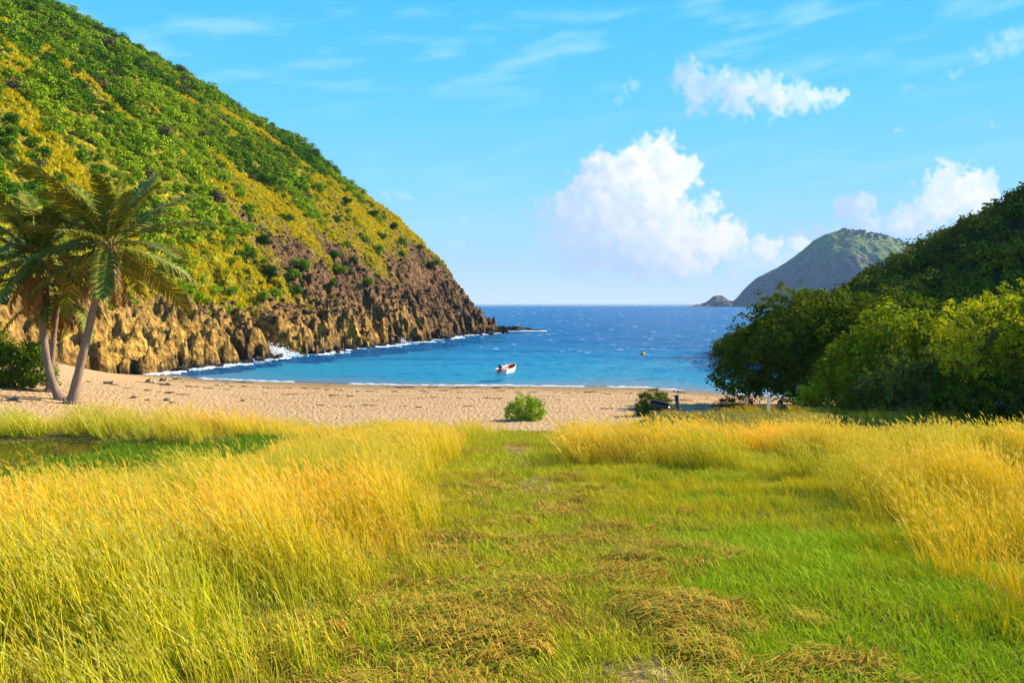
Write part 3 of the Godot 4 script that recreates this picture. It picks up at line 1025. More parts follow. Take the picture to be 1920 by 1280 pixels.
func leafy_thing(called: String, base: Vector3, blobs: Array, clusters: Mesh, per_m2: float, dark: Color, bright: Color, trunk_r: float, label: String, category: String, group := "") -> Node3D:
	# blobs: centre (from the base) and three radii; leaf clusters lie on and just inside their union
	var root := thing(called, base, label, category, group)
	var tr := MB.new()
	for q in blobs:
		var to: Vector3 = q[0]
		var bend := Vector3(to.x * 0.35 + rnd(-0.2, 0.2), to.y * 0.55, to.z * 0.35 + rnd(-0.2, 0.2))
		tr.tube([Vector3(rnd(-0.2, 0.2), -0.25, rnd(-0.2, 0.2)), bend * 0.5 + Vector3(rnd(-0.2, 0.2), 0, rnd(-0.2, 0.2)), bend, to], [trunk_r, trunk_r * 0.8, trunk_r * 0.6, trunk_r * 0.2], 7, lin(0.13, 0.10, 0.075))
		for k in 4:
			var u := Vector3(rnd(-1, 1), rnd(-0.2, 1), rnd(-1, 1)).normalized()
			tr.tube([bend, to + u * (q[1] as Vector3) * 0.45, to + u * (q[1] as Vector3) * 0.9], [trunk_r * 0.4, trunk_r * 0.25, trunk_r * 0.08], 5, lin(0.13, 0.10, 0.075))
	obj("trunk" if category == "tree" else "stem", tr.mesh(M.bark), root)
	var cp := Copies.new()
	for q in blobs:
		var r: Vector3 = q[1]
		var area := 4.0 * PI * pow((pow(r.x * r.y, 1.6) + pow(r.x * r.z, 1.6) + pow(r.y * r.z, 1.6)) / 3.0, 1.0 / 1.6)
		var count := int(area * per_m2)
		for k in count:
			var u := Vector3(rnd(-1, 1), rnd(-1, 1), rnd(-1, 1))
			if u.length() > 1.0 or u.length() < 0.05: continue
			u = u.normalized()
			var lump := 1.0 + 0.42 * n_fine.get_noise_3d(u.x * 14.0 + base.x * 5.0, u.y * 14.0, u.z * 14.0 + q[0].x * 9.0)
			var depth := rnd(0.88, 1.08) if rng.randf() < 0.72 else rnd(0.55, 0.9)
			var p: Vector3 = q[0] + u * r * depth * lump
			if p.y < 0.05: continue
			var inside := false
			for o in blobs:
				if o == q: continue
				if ((p - (o[0] as Vector3)) / (o[1] as Vector3)).length() < 0.62: inside = true
			if inside: continue
			var s := rnd(0.75, 1.3)
			var g := clampf(0.5 + 0.8 * n_mid.get_noise_3d((base.x + p.x) * 9.0, p.y * 9.0, p.z * 9.0) + rnd(-0.3, 0.3), 0.0, 1.0)
			cp.put(Transform3D(Basis.from_euler(Vector3(rnd(-0.5, 0.5), rnd(0, TAU), rnd(-0.5, 0.5))).scaled(Vector3(s, s, s)), p), dark.lerp(bright, g))
	var f := scatter("crown" if category == "tree" else "foliage", clusters, cp, root)
	f.set_meta("kind", "stuff")
	return root

func V(x: float, y: float, z: float) -> Vector3: return Vector3(x, y, z)

func make_sea_grapes() -> void:
	var cl := cluster_mesh(16, 0.34, 0.21)
	var fine := cluster_mesh(18, 0.26, 0.13)
	var dk := lin(0.055, 0.095, 0.010)
	var md := lin(0.14, 0.19, 0.013)
	var br := lin(0.36, 0.42, 0.016)
	var yl := lin(0.52, 0.47, 0.02)
	var y := func(x: float, d: float) -> float: return top_h(x, d) - 0.05
	leafy_thing("sea_grape_tree", V(18.0, y.call(18.0, 49.0), -49.0), [[V(-0.5, 4.2, 0), V(3.6, 2.7, 3.2)], [V(-3.2, 2.9, 0.8), V(2.6, 2.0, 2.4)], [V(2.6, 4.4, -0.5), V(3.2, 2.3, 3.0)], [V(-4.6, 2.0, 1.0), V(1.7, 1.1, 1.6)], [V(0.4, 2.6, 2.2), V(3.0, 2.0, 2.2)], [V(-1.6, 2.0, 2.6), V(2.2, 1.5, 1.6)]], cl, 11.0, dk, md, 0.24, "broad dark sea grape tree spreading out over the sand, its lowest boughs above the beach", "tree")
	leafy_thing("sea_grape_tree", V(25.0, y.call(25.0, 52.0), -52.0), [[V(0, 4.2, 0), V(3.8, 2.6, 3.2)], [V(-2.6, 3.4, 1.5), V(3.0, 2.4, 2.6)], [V(3.0, 4.0, 0), V(3.0, 2.4, 3.0)]], cl, 10.0, dk, md, 0.24, "dark rounded sea grape tree behind the light green one", "tree")
	leafy_thing("sea_grape_tree", V(19.0, y.call(19.0, 41.0), -41.0), [[V(0.2, 3.6, 0), V(2.5, 1.9, 2.2)], [V(-1.6, 2.4, 0.6), V(2.1, 1.8, 1.9)], [V(1.9, 3.0, 0.4), V(2.1, 1.9, 2.0)], [V(0.2, 1.6, 1.3), V(2.4, 1.5, 1.4)]], cl, 13.0, md, br, 0.2, "light green sea grape tree with a bright rounded top in the middle of the thicket", "tree")
	leafy_thing("yellow_green_tree", V(20.6, y.call(20.6, 36.0), -36.0), [[V(0.2, 3.9, 0), V(1.9, 1.3, 1.7)], [V(-1.1, 3.0, 0.3), V(1.5, 1.1, 1.4)], [V(1.3, 3.2, 0.2), V(1.6, 1.3, 1.5)], [V(0.4, 2.2, -0.4), V(1.6, 1.1, 1.4)]], fine, 9.5, br, yl, 0.13, "loose yellow-green tree with thin bare stems standing before the thicket", "tree")
	leafy_thing("sea_grape_tree", V(23.6, y.call(23.6, 36.8), -36.8), [[V(0, 3.9, 0), V(2.4, 1.9, 2.2)], [V(-0.8, 2.4, 0.8), V(2.2, 2.0, 1.8)], [V(2.0, 3.0, 0), V(2.4, 2.4, 2.2)]], cl, 12.0, md, br, 0.2, "tall bright green tree standing right behind the yellow-green tree", "tree")
	leafy_thing("sea_grape_tree", V(28.5, y.call(28.5, 38.5), -38.5), [[V(0, 3.8, 0), V(3.2, 2.8, 3.0)], [V(-2.4, 2.6, 1.0), V(2.6, 2.2, 2.4)], [V(3.0, 3.4, 0), V(3.0, 2.6, 2.6)]], cl, 9.0, dk, md, 0.22, "dark sea grape tree at the foot of the wooded hill", "tree")
	var shrubs := [[15.6, 39.5, 1.5, "low dark shrub at the edge of the meadow under the light green sea grape tree", md, br], [18.0, 37.0, 1.7, "grey-green shrub in front of the light green sea grape tree", lin(0.07, 0.11, 0.035), lin(0.12, 0.17, 0.04)], [21.4, 34.4, 1.5, "dense dark shrub at the foot of the yellow-green tree", dk, md], [24.4, 34.0, 1.8, "dark shrub below the tall bright green tree", dk, md], [27.6, 34.8, 1.8, "dark shrub below the tree at the foot of the wooded hill", dk, md], [19.6, 35.2, 1.2, "small dark shrub between the grey-green shrub and the yellow-green tree", dk, md]]
	for q in shrubs:
		var s: float = q[2]
		leafy_thing("thicket_shrub", V(q[0], y.call(q[0], q[1]), -float(q[1])), [[V(0, 0.75, 0) * s, V(1.1, 0.85, 0.9) * s], [V(-0.8, 0.5, 0.2) * s, V(0.8, 0.65, 0.7) * s], [V(0.8, 0.55, 0) * s, V(0.9, 0.75, 0.8) * s]], fine, 16.0, q[4], q[5], 0.07, q[3], "shrub", "shrubs along the front of the thicket")
	# leafless shrubs standing out of the green
	var bare := [[33.5, 62.0, 3.4, "tall grey leafless shrub on the dark slope above the thicket"], [27.6, 57.0, 2.6, "grey leafless shrub behind the light green sea grape tree"], [30.0, 60.0, 2.4, "pale leafless shrub beside the tall grey one on the dark slope"]]
	for q in bare:
		var root := thing("bare_shrub", V(q[0], maxf(wood_h(q[0], q[1]), top_h(q[0], q[1])) - 0.1, -float(q[1])), q[3], "shrub", "leafless shrubs on the slope")
		for k in 9:
			var b := MB.new()
			var t := rnd(0, TAU)
			var o := V(cos(t), 0, sin(t))
			var hh: float = q[2] * rnd(1.0, 1.6)
			var tip := o * hh * rnd(0.15, 0.5) + V(0, hh, 0)
			b.tube([V(0, 0, 0), tip * 0.5 + V(rnd(-0.2, 0.2), 0.1, rnd(-0.2, 0.2)), tip], [0.05, 0.035, 0.012], 5, lin(0.26, 0.20, 0.17))
			for w in 9:
				var f := rnd(0.35, 0.95)
				var st := tip * f
				b.tube([st, st + V(rnd(-0.5, 0.5), rnd(0.2, 0.7), rnd(-0.5, 0.5))], [0.018, 0.006], 4, lin(0.26, 0.20, 0.17))
			obj("branch", b.mesh(M.bark), root)

func make_small_bushes() -> void:
	var fine := cluster_mesh(18, 0.15, 0.085)
	var y := func(x: float, d: float) -> float: return top_h(x, d) - 0.05
	leafy_thing("round_bush", V(0.62, y.call(0.62, 38.5), -38.5), [[V(0, 0.55, 0), V(0.72, 0.6, 0.65)], [V(-0.42, 0.35, 0), V(0.55, 0.42, 0.5)], [V(0.4, 0.4, 0.1), V(0.55, 0.45, 0.5)]], fine, 60.0, lin(0.22, 0.36, 0.012), lin(0.40, 0.54, 0.02), 0.04, "bright green round bush at the edge of the sand beside the path", "bush")
	leafy_thing("round_bush", V(7.0, y.call(7.0, 41.0), -41.0), [[V(0, 0.65, 0), V(0.75, 0.7, 0.7)], [V(0.4, 0.45, 0), V(0.55, 0.5, 0.5)], [V(-0.35, 0.4, 0.1), V(0.5, 0.45, 0.5)]], fine, 55.0, lin(0.07, 0.12, 0.014), lin(0.15, 0.2, 0.02), 0.04, "dull green bush just behind the parked scooter", "bush")
	leafy_thing("round_bush", V(11.6, y.call(11.6, 44.5), -44.5), [[V(0, 0.3, 0), V(0.7, 0.35, 0.5)], [V(0.8, 0.35, 0), V(0.6, 0.4, 0.5)]], fine, 40.0, lin(0.05, 0.07, 0.014), lin(0.10, 0.12, 0.02), 0.03, "low dark bush on the sand under the sea grape boughs", "bush")
	var big := cluster_mesh(16, 0.26, 0.15)
	leafy_thing("hedge_bush", V(-26.6, y.call(-26.6, 44.0), -44.0), [[V(0, 1.3, 0), V(1.5, 1.2, 1.3)], [V(1.3, 0.9, 0.3), V(1.0, 0.9, 0.9)], [V(-1.4, 1.2, 0), V(1.4, 1.1, 1.2)]], big, 22.0, lin(0.06, 0.12, 0.012), lin(0.17, 0.25, 0.015), 0.08, "rounded green bush beside the palm trunks", "bush")
	leafy_thing("hedge_bush", V(-31.5, y.call(-31.5, 47.0), -47.0), [[V(0, 1.6, 0), V(2.2, 1.6, 1.6)], [V(1.6, 1.1, 0.5), V(1.4, 1.1, 1.2)], [V(-2.0, 1.5, 0), V(2.0, 1.5, 1.5)]], big, 14.0, lin(0.08, 0.13, 0.012), lin(0.22, 0.25, 0.015), 0.08, "large yellow-green bush behind the rounded green one", "bush")

# ---------------------------------------------------------------- boat, buoy, scooter, post
func make_boat() -> void:
	var root := thing("motor_boat", V(-0.45, -0.08, -80.0), "small white open boat with red inside and tilted black outboard, moored in the bay", "boat")
	root.rotation.y = -deg_to_rad(20.0)
	# stations from stern (z = 1.75) to bow (z = -1.85): z, half beam at the sheer, half beam at the chine, keel, sheer
	var st := [[1.75, 0.60, 0.50, -0.10, 0.52], [1.2, 0.66, 0.54, -0.12, 0.52], [0.4, 0.70, 0.54, -0.12, 0.54], [-0.5, 0.66, 0.46, -0.11, 0.60], [-1.2, 0.48, 0.28, -0.08, 0.70], [-1.65, 0.22, 0.09, 0.0, 0.80], [-1.85, 0.03, 0.015, 0.15, 0.86]]
	var outer := []
	var inner := []
	for s in st:
		outer.append([V(-s[1], s[4], s[0]), V(-lerpf(s[1], s[2], 0.45), lerpf(s[4], s[3], 0.5), s[0]), V(-s[2], s[3] + 0.10, s[0]), V(0, s[3], s[0]), V(s[2], s[3] + 0.10, s[0]), V(lerpf(s[1], s[2], 0.45), lerpf(s[4], s[3], 0.5), s[0]), V(s[1], s[4], s[0])])
		var t := 0.05 if s[1] > 0.2 else 0.01
		inner.append([V(-s[1] + t, s[4] - 0.01, s[0]), V(-s[2] + t, s[3] + 0.2, s[0]), V(0, s[3] + 0.14, s[0]), V(s[2] - t, s[3] + 0.2, s[0]), V(s[1] - t, s[4] - 0.01, s[0])])
	var h := MB.new()
	h.loft(outer, lin(0.80, 0.78, 0.70), false, false)
	h.smooth()
	obj("hull", h.mesh(M.paint), root)
	var tr := MB.new()
	var f: Array = outer[0]
	for k in range(1, 6): tr.tri(f[0], f[k], f[k + 1], lin(0.78, 0.76, 0.68))
	obj("transom", tr.mesh(M.paint), root)
	var ins := MB.new()
	ins.loft(inner, lin(0.55, 0.06, 0.03), false, false)
	var g: Array = inner[0]
	for k in range(1, 4): ins.tri(g[0] + V(0, 0, -0.05), g[k] + V(0, 0, -0.05), g[k + 1] + V(0, 0, -0.05), lin(0.55, 0.06, 0.03))
	obj("inside", ins.mesh(M.paint), root)
	for sd in [0, 6]:
		var rail := MB.new()
		var pts := []
		var rr := []
		for r in outer:
			pts.append(r[sd] + V(0.02 if sd == 0 else -0.02, 0.01, 0)); rr.append(0.035)
		rail.tube(pts, rr, 6, lin(0.78, 0.76, 0.70))
		obj("gunwale", rail.mesh(M.paint), root)
	for z in [0.9, -0.3, -1.1]:
		var seat := MB.new()
		var w := 0.58 if z > -0.5 else 0.42
		seat.box(V(-w, 0.34, z - 0.14), V(w, 0.38, z + 0.14), lin(0.58, 0.10, 0.04))
		obj("thwart", seat.mesh(M.paint), root)
	# the outboard, tilted up on the transom
	var m := Node3D.new()
	m.name = "outboard_motor"
	m.position = V(-0.1, 0.56, 1.80)
	m.rotation.x = -deg_to_rad(48.0)
	root.add_child(m)
	var cowl := []
	for q in [[0.05, 0.10, 0.12], [0.12, 0.16, 0.20], [0.30, 0.17, 0.23], [0.42, 0.14, 0.20], [0.48, 0.07, 0.10]]:
		var ring := []
		for k in 12:
			var a := TAU * k / 12.0
			ring.append(V(cos(a) * q[1], q[0], sin(a) * q[2] + 0.05))
		cowl.append(ring)
	var cm := MB.new()
	cm.loft(cowl, lin(0.012, 0.013, 0.018))
	cm.smooth()
	obj("cowling", cm.mesh(M.paint), m)
	var leg := MB.new()
	leg.tube([V(0, 0.08, 0.05), V(0, -0.25, 0.06), V(0, -0.62, 0.08)], [0.075, 0.06, 0.05], 8, lin(0.02, 0.02, 0.025))
	leg.tube([V(0, -0.62, -0.08), V(0, -0.62, 0.25)], [0.04, 0.055], 8, lin(0.02, 0.02, 0.025))
	leg.box(V(-0.10, -0.42, -0.05), V(0.10, -0.40, 0.26), lin(0.02, 0.02, 0.025))
	obj("leg", leg.mesh(M.paint), m)
	var pr := MB.new()
	for k in 3:
		var a := TAU * k / 3.0
		var u := V(cos(a), sin(a), 0)
		var w := V(-sin(a), cos(a), 0)
		pr.quad(V(0, -0.62, 0.26) + u * 0.03 - w * 0.02, V(0, -0.62, 0.24) + u * 0.13 - w * 0.06, V(0, -0.62, 0.30) + u * 0.14 + w * 0.05, V(0, -0.62, 0.29) + u * 0.03 + w * 0.03, lin(0.5, 0.5, 0.5))
	obj("propeller", pr.mesh(M.metal), m)
	var br := MB.new()
	br.box(V(-0.12, 0.30, 1.66), V(-0.06, 0.62, 1.84), lin(0.30, 0.30, 0.30))
	br.box(V(-0.02, 0.30, 1.66), V(0.04, 0.62, 1.84), lin(0.30, 0.30, 0.30))
	obj("motor_bracket", br.mesh(M.metal), root)

func make_buoy() -> void:
	var root := thing("mooring_buoy", V(17.0, 0.0, -107.0), "round orange mooring buoy floating on the bay", "buoy")
	var b := MB.new()
	var rings := []
	for k in 13:
		var p := PI * k / 12.0
		var ring := []
		for s in 18:
			var a := TAU * s / 18.0
			ring.append(V(cos(a) * sin(p) * 0.33, 0.12 - cos(p) * 0.33, sin(a) * sin(p) * 0.33))
		rings.append(ring)
	b.loft(rings, lin(0.75, 0.26, 0.02), true, false)
	b.smooth()
	obj("float", b.mesh(M.paint), root)
	var e := MB.new()
	e.tube([V(0, 0.43, 0), V(0, 0.53, 0)], [0.08, 0.06], 10, lin(0.7, 0.24, 0.02))
	var pts := []
	var rr := []
	for k in 11:
		var a := PI * k / 10.0
		pts.append(V(cos(a) * 0.07, 0.52 + sin(a) * 0.08, 0)); rr.append(0.015)
	e.tube(pts, rr, 6, lin(0.25, 0.22, 0.2))
	obj("eye", e.mesh(M.paint), root)

func wheel(root: Node3D, at: Vector3) -> void:
	var w := Node3D.new()
	w.name = "wheel"
	w.position = at
	root.add_child(w, true)
	var pts := []
	var rr := []
	for k in 25:
		var a := TAU * k / 24.0
		pts.append(V(cos(a) * 0.19, sin(a) * 0.19, 0)); rr.append(0.055)
	var t := MB.new()
	t.tube(pts, rr, 8, lin(0.015, 0.015, 0.016), false)
	t.smooth()
	obj("tyre", t.mesh(M.rubber), w)
	var r := MB.new()
	for k in 5:
		var a := TAU * k / 5.0
		r.tube([V(0, 0, 0), V(cos(a) * 0.15, sin(a) * 0.15, 0)], [0.025, 0.018], 5, lin(0.35, 0.35, 0.36))
	r.tube([V(0, 0, -0.05), V(0, 0, 0.05)], [0.05, 0.05], 10, lin(0.3, 0.3, 0.3))
	obj("rim", r.mesh(M.metal), w)

func make_scooter() -> void:
	# points towards +x; its own z is across
	var x := 7.4
	var d := 38.6
	var root := thing("motor_scooter", V(x, top_h(x, d) + 0.24, -d), "black motor scooter parked in the shaded grass beside a bush", "scooter")
	root.rotation.y = deg_to_rad(-30.0)
	root.rotation.x = deg_to_rad(-5.0)
	var black := lin(0.012, 0.014, 0.022)
	wheel(root, V(0.66, 0, 0))
	wheel(root, V(-0.62, 0, 0))
	var body := MB.new()
	var rings := []
	for q in [[-0.98, 0.50, 0.05, 0.06], [-0.86, 0.46, 0.12, 0.13], [-0.60, 0.40, 0.17, 0.18], [-0.30, 0.34, 0.18, 0.21], [-0.10, 0.26, 0.17, 0.22], [0.02, 0.18, 0.14, 0.16]]:
		var ring := []
		for k in 12:
			var a := TAU * k / 12.0
			ring.append(V(q[0], q[1] + sin(a) * q[3], cos(a) * q[2]))
		rings.append(ring)
	body.loft(rings, black)
	body.smooth()
	obj("body", body.mesh(M.paint), root)
	var seat := MB.new()
	rings = []
	for q in [[-0.92, 0.62, 0.09, 0.04], [-0.70, 0.62, 0.15, 0.06], [-0.42, 0.57, 0.15, 0.07], [-0.15, 0.53, 0.13, 0.07], [-0.02, 0.48, 0.07, 0.04]]:
		var ring := []
		for k in 10:
			var a := TAU * k / 10.0
			ring.append(V(q[0], q[1] + sin(a) * q[3], cos(a) * q[2]))
		rings.append(ring)
	seat.loft(rings, lin(0.03, 0.03, 0.032))
	seat.smooth()
	obj("seat", seat.mesh(M.rubber), root)
	var fl := MB.new()
	fl.box(V(-0.05, 0.06, -0.16), V(0.42, 0.11, 0.16), lin(0.02, 0.02, 0.022))
	obj("floorboard", fl.mesh(M.rubber), root)
	var sh := MB.new()
	rings = []
	for q in [[0.48, 0.10, 0.20], [0.45, 0.30, 0.25], [0.39, 0.52, 0.23], [0.32, 0.76, 0.15]]:
		rings.append([V(q[0] - 0.05, q[1], -q[2]), V(q[0] + 0.06, q[1], -q[2] * 0.5), V(q[0] + 0.09, q[1], 0), V(q[0] + 0.06, q[1], q[2] * 0.5), V(q[0] - 0.05, q[1], q[2]), V(q[0] - 0.02, q[1], 0)])
	sh.loft(rings, black)
	obj("leg_shield", sh.mesh(M.paint), root)
	var fk := MB.new()
	fk.tube([V(0.30, 0.80, 0), V(0.50, 0.30, 0)], [0.035, 0.035], 8, lin(0.05, 0.05, 0.055))
	for s in [-0.09, 0.09]: fk.tube([V(0.50, 0.32, s), V(0.66, 0.0, s)], [0.025, 0.022], 8, lin(0.25, 0.25, 0.26))
	fk.tube([V(0.50, 0.32, -0.09), V(0.50, 0.32, 0.09)], [0.025, 0.025], 8, lin(0.05, 0.05, 0.05))
	obj("fork", fk.mesh(M.paint), root)
	var fe := MB.new()
	rings = []
	for k in 8:
		var a := lerpf(0.25, 2.6, k / 7.0)
		var o := V(0.66 + cos(a) * 0.275, sin(a) * 0.275, 0)
		rings.append([o + V(0, 0, -0.075), o + V(cos(a), sin(a), 0) * 0.03, o + V(0, 0, 0.075), o - V(cos(a), sin(a), 0) * 0.01])
	fe.loft(rings, black)
	obj("front_fender", fe.mesh(M.paint), root)
	var hb := MB.new()
	hb.tube([V(0.18, 0.92, -0.34), V(0.26, 0.90, -0.15), V(0.29, 0.84, 0), V(0.26, 0.90, 0.15), V(0.18, 0.92, 0.34)], [0.022, 0.018, 0.03, 0.018, 0.022], 8, lin(0.02, 0.02, 0.02))
	obj("handlebar", hb.mesh(M.rubber), root)
	var hl := MB.new()
	hl.tube([V(0.24, 0.86, 0), V(0.34, 0.86, 0), V(0.42, 0.84, 0)], [0.10, 0.12, 0.08], 12, black)
	var head := obj("headlamp_housing", hl.mesh(M.paint), root)
	var le := MB.new()
	le.tube([V(0.421, 0.84, 0), V(0.435, 0.84, 0)], [0.07, 0.05], 12, lin(0.6, 0.62, 0.65))
	obj("lens", le.mesh(M.paint), head)
	for s in [-1.0, 1.0]:
		var mi := MB.new()
		mi.tube([V(0.25, 0.91, 0.20 * s), V(0.27, 1.08, 0.27 * s)], [0.008, 0.008], 6, lin(0.03, 0.03, 0.03))
		mi.tube([V(0.255, 1.12, 0.28 * s), V(0.285, 1.12, 0.28 * s)], [0.055, 0.06], 12, lin(0.03, 0.03, 0.03))
		obj("mirror", mi.mesh(M.paint), root)
	var ex := MB.new()
	ex.tube([V(-0.30, 0.02, 0.14), V(-0.55, 0.06, 0.17), V(-0.92, 0.14, 0.18)], [0.02, 0.05, 0.055], 10, lin(0.4, 0.4, 0.4))
	obj("exhaust", ex.mesh(M.metal), root)
	var en := MB.new()
	en.box(V(-0.70, -0.06, -0.10), V(-0.15, 0.16, 0.08), lin(0.05, 0.05, 0.05))
	obj("engine", en.mesh(M.rubber), root)
	var tl := MB.new()
	tl.tube([V(-0.98, 0.50, 0), V(-1.02, 0.50, 0)], [0.05, 0.035], 10, lin(0.4, 0.02, 0.02))
	obj("tail_lamp", tl.mesh(M.paint), root)
	var stand := MB.new()
	stand.tube([V(-0.1, 0.0, 0.10), V(-0.02, -0.25, 0.30)], [0.014, 0.014], 6, lin(0.1, 0.1, 0.1))
	obj("stand", stand.mesh(M.metal), root)

func make_post() -> void:
	var x := 11.4
	var d := 36.6
	var root := thing("marker_post", V(x, top_h(x, d) - 0.1, -d), "short white wooden post standing in the shaded grass before the thicket", "post")
	var b := MB.new()
	var ring := func(y: float, s: float) -> Array:
		return [V(-s, y, -s * 0.7), V(-s * 0.7, y, -s), V(s * 0.7, y, -s), V(s, y, -s * 0.7), V(s, y, s * 0.7), V(s * 0.7, y, s), V(-s * 0.7, y, s), V(-s, y, s * 0.7)]
	b.loft([ring.call(0.0, 0.055), ring.call(0.92, 0.052)], lin(0.72, 0.72, 0.70))
	obj("shaft", b.mesh(M.paint), root)
	var c := MB.new()
	c.loft([ring.call(0.921, 0.062), ring.call(0.95, 0.062), ring.call(1.0, 0.02)], lin(0.75, 0.75, 0.73))
	obj("cap", c.mesh(M.paint), root)

func make_beach_bits() -> void:
	var stones := []
	for k in 4: stones.append(tinted(rock_mesh(1, 70 + k), lin(0.55, 0.40, 0.24)))
	for q in [[-20.6, 45.0, 0.20], [-19.6, 44.4, 0.15], [-18.9, 45.2, 0.24], [-18.2, 44.2, 0.13], [-23.6, 39.0, 0.22], [-24.2, 38.8, 0.16], [-22.9, 38.4, 0.14], [-16.0, 49.0, 0.12], [-9.0, 46.0, 0.10], [-25.5, 52.0, 0.25], [-24.0, 57.0, 0.28], [-26.8, 61.0, 0.35], [-27.8, 66.0, 0.4], [-28.6, 70.0, 0.4]]:
		var o := obj("beach_stone", stones[rng.randi() % 4])
		var s: float = q[2]
		o.position = V(q[0], beach_h(q[0], q[1]) + s * 0.2, -float(q[1]))
		o.scale = V(s * 1.4, s * 0.7, s)
		o.rotation.y = rnd(0, TAU)
		tag(o, "pale stone lying on the sand of the beach", "stone", "stones on the beach")
	# torn weed and twigs along the drift lines
	var bit := MB.new()
	for k in 10:
		var t := rnd(0, TAU)
		var p := V(rnd(-0.25, 0.25), 0.01, rnd(-0.12, 0.12))
		bit.tube([p, p + V(cos(t) * 0.12, 0.035, sin(t) * 0.06), p + V(cos(t) * 0.25, 0.01, sin(t) * 0.12)], [0.012, 0.02, 0.006], 4, Color(1, 1, 1) * rnd(0.6, 1.3))
	var cp := Copies.new()
	for k in 420:
		var x := rnd(-27.0, 17.0)
		var w := table(WATERLINE, x)
		var line: float = [3.5, 7.5, 9.0, 14.0, 21.0][rng.randi() % 5]
		var d: float = w - line + 2.0 * n_lo.get_noise_2d(x * 3.0, line) + rnd(-0.5, 0.5)
		if n_mid.get_noise_2d(x * 1.6, line * 9.0) < 0.05 and k % 6 != 0: continue
		var s := rnd(0.35, 1.1)
		cp.put(Transform3D(Basis(Vector3.UP, rnd(-0.5, 0.5)).scaled(V(s, s, s)), V(x, beach_h(x, d) + 0.02, -d)), lin(0.12, 0.07, 0.035))
	tag(scatter("seaweed_wrack", bit.mesh(M.bark), cp), "dry brown seaweed and twigs in drift lines on the sand", "seaweed", "", "stuff")

# ---------------------------------------------------------------- the meadow
func left_edge(d: float) -> float:
	return table([[4.0, -0.9], [7.0, -0.7], [9.0, -0.55], [12.0, -0.95], [22.0, -1.1], [30.0, -0.2], [34.0, 0.6]], d) + 0.3 * n_mid.get_noise_2d(3.0, d * 9.0)

func right_edge(d: float) -> float:
	return table([[4.0, 2.9], [5.2, 3.1], [7.4, 3.5], [9.0, 4.0], [10.5, 4.2], [13.6, 4.7], [14.6, 4.4], [15.6, 0.95], [22.0, 1.05], [30.0, 1.6], [34.0, 1.9]], d) + 0.35 * n_mid.get_noise_2d(90.0, d * 9.0)

func gap(x: float, d: float) -> float:
	# places where the tall grass opens
	var r := 0.0
	for p in [[5.4, 17.0, 1.3, 2.0], [-3.6, 6.2, 0.32, 0.4], [-1.4, 5.2, 0.5, 0.4], [-2.7, 4.6, 0.5, 0.25], [-4.6, 8.4, 0.4, 0.4], [4.4, 9.2, 0.5, 0.5], [4.3, 6.9, 0.6, 0.5], [-18.0, 19.4, 9.6, 4.0]]:
		r = maxf(r, smoothstep(1.2, 0.7, V((x - p[0]) / p[2], (d - p[1]) / p[3], 0).length()))
	return r

func tall_at(x: float, d: float) -> float:
	var t := maxf(smoothstep(0.0, -0.5, x - left_edge(d)), smoothstep(0.0, 0.6, x - right_edge(d)))
	return t * (1.0 - gap(x, d))

func tall_clump(sd: int, width: float, stalks: int, blades: int) -> ArrayMesh:
	var r2 := RandomNumberGenerator.new()
	r2.seed = sd
	var b := MB.new()
	var wind := V(-0.9, 0, 0.25)
	for k in blades:
		var t := r2.randf() * TAU
		var p := V(cos(t), 0, sin(t)) * r2.randf() * 0.16
		var bend := (wind * r2.randf_range(0.1, 0.7) + V(cos(t), 0, sin(t)) * r2.randf_range(0.1, 0.5))
		var col := lin(0.13, 0.23, 0.010).lerp(lin(0.68, 0.54, 0.02), r2.randf())
		var th := r2.randf() * TAU
		b.blade(p - V(0, 0.04, 0), bend, r2.randf_range(0.2, 0.58), width * 1.3, V(cos(th), 0, sin(th)), col)
	for k in stalks:
		var t := r2.randf() * TAU
		var p := V(cos(t), 0, sin(t)) * r2.randf() * 0.18
		var lean := wind * r2.randf_range(0.1, 0.8) + V(cos(t), 0, sin(t)) * r2.randf_range(0.0, 0.4)
		var h := r2.randf_range(0.5, 0.82)
		var th := r2.randf() * TAU
		var side := V(cos(th), 0, sin(th))
		var kind := r2.randf()
		var straw := lin(0.84, 0.62, 0.03) if kind < 0.55 else (lin(0.66, 0.56, 0.025) if kind < 0.8 else (lin(0.88, 0.72, 0.18) if kind < 0.95 else lin(0.50, 0.30, 0.06)))
		var top := b.stalk(p, lean, h, width * 0.85, side, straw * r2.randf_range(0.6, 1.15))
		# the feathery seed head
		var dirv := (V(0, 1.0, 0) + lean * 1.5).normalized()
		var ln := r2.randf_range(0.07, 0.12)
		var w := width * r2.randf_range(0.7, 1.2)
		var col := lin(0.90, 0.76, 0.28).lerp(lin(0.86, 0.64, 0.07), r2.randf())
		for q in 2:
			var s2 := side if q == 0 else dirv.cross(side).normalized()
			b.quad(top, top + dirv * ln * 0.5 + s2 * w, top + dirv * ln + wind * 0.012, top + dirv * ln * 0.5 - s2 * w, col)
	return b.mesh(M.grass)

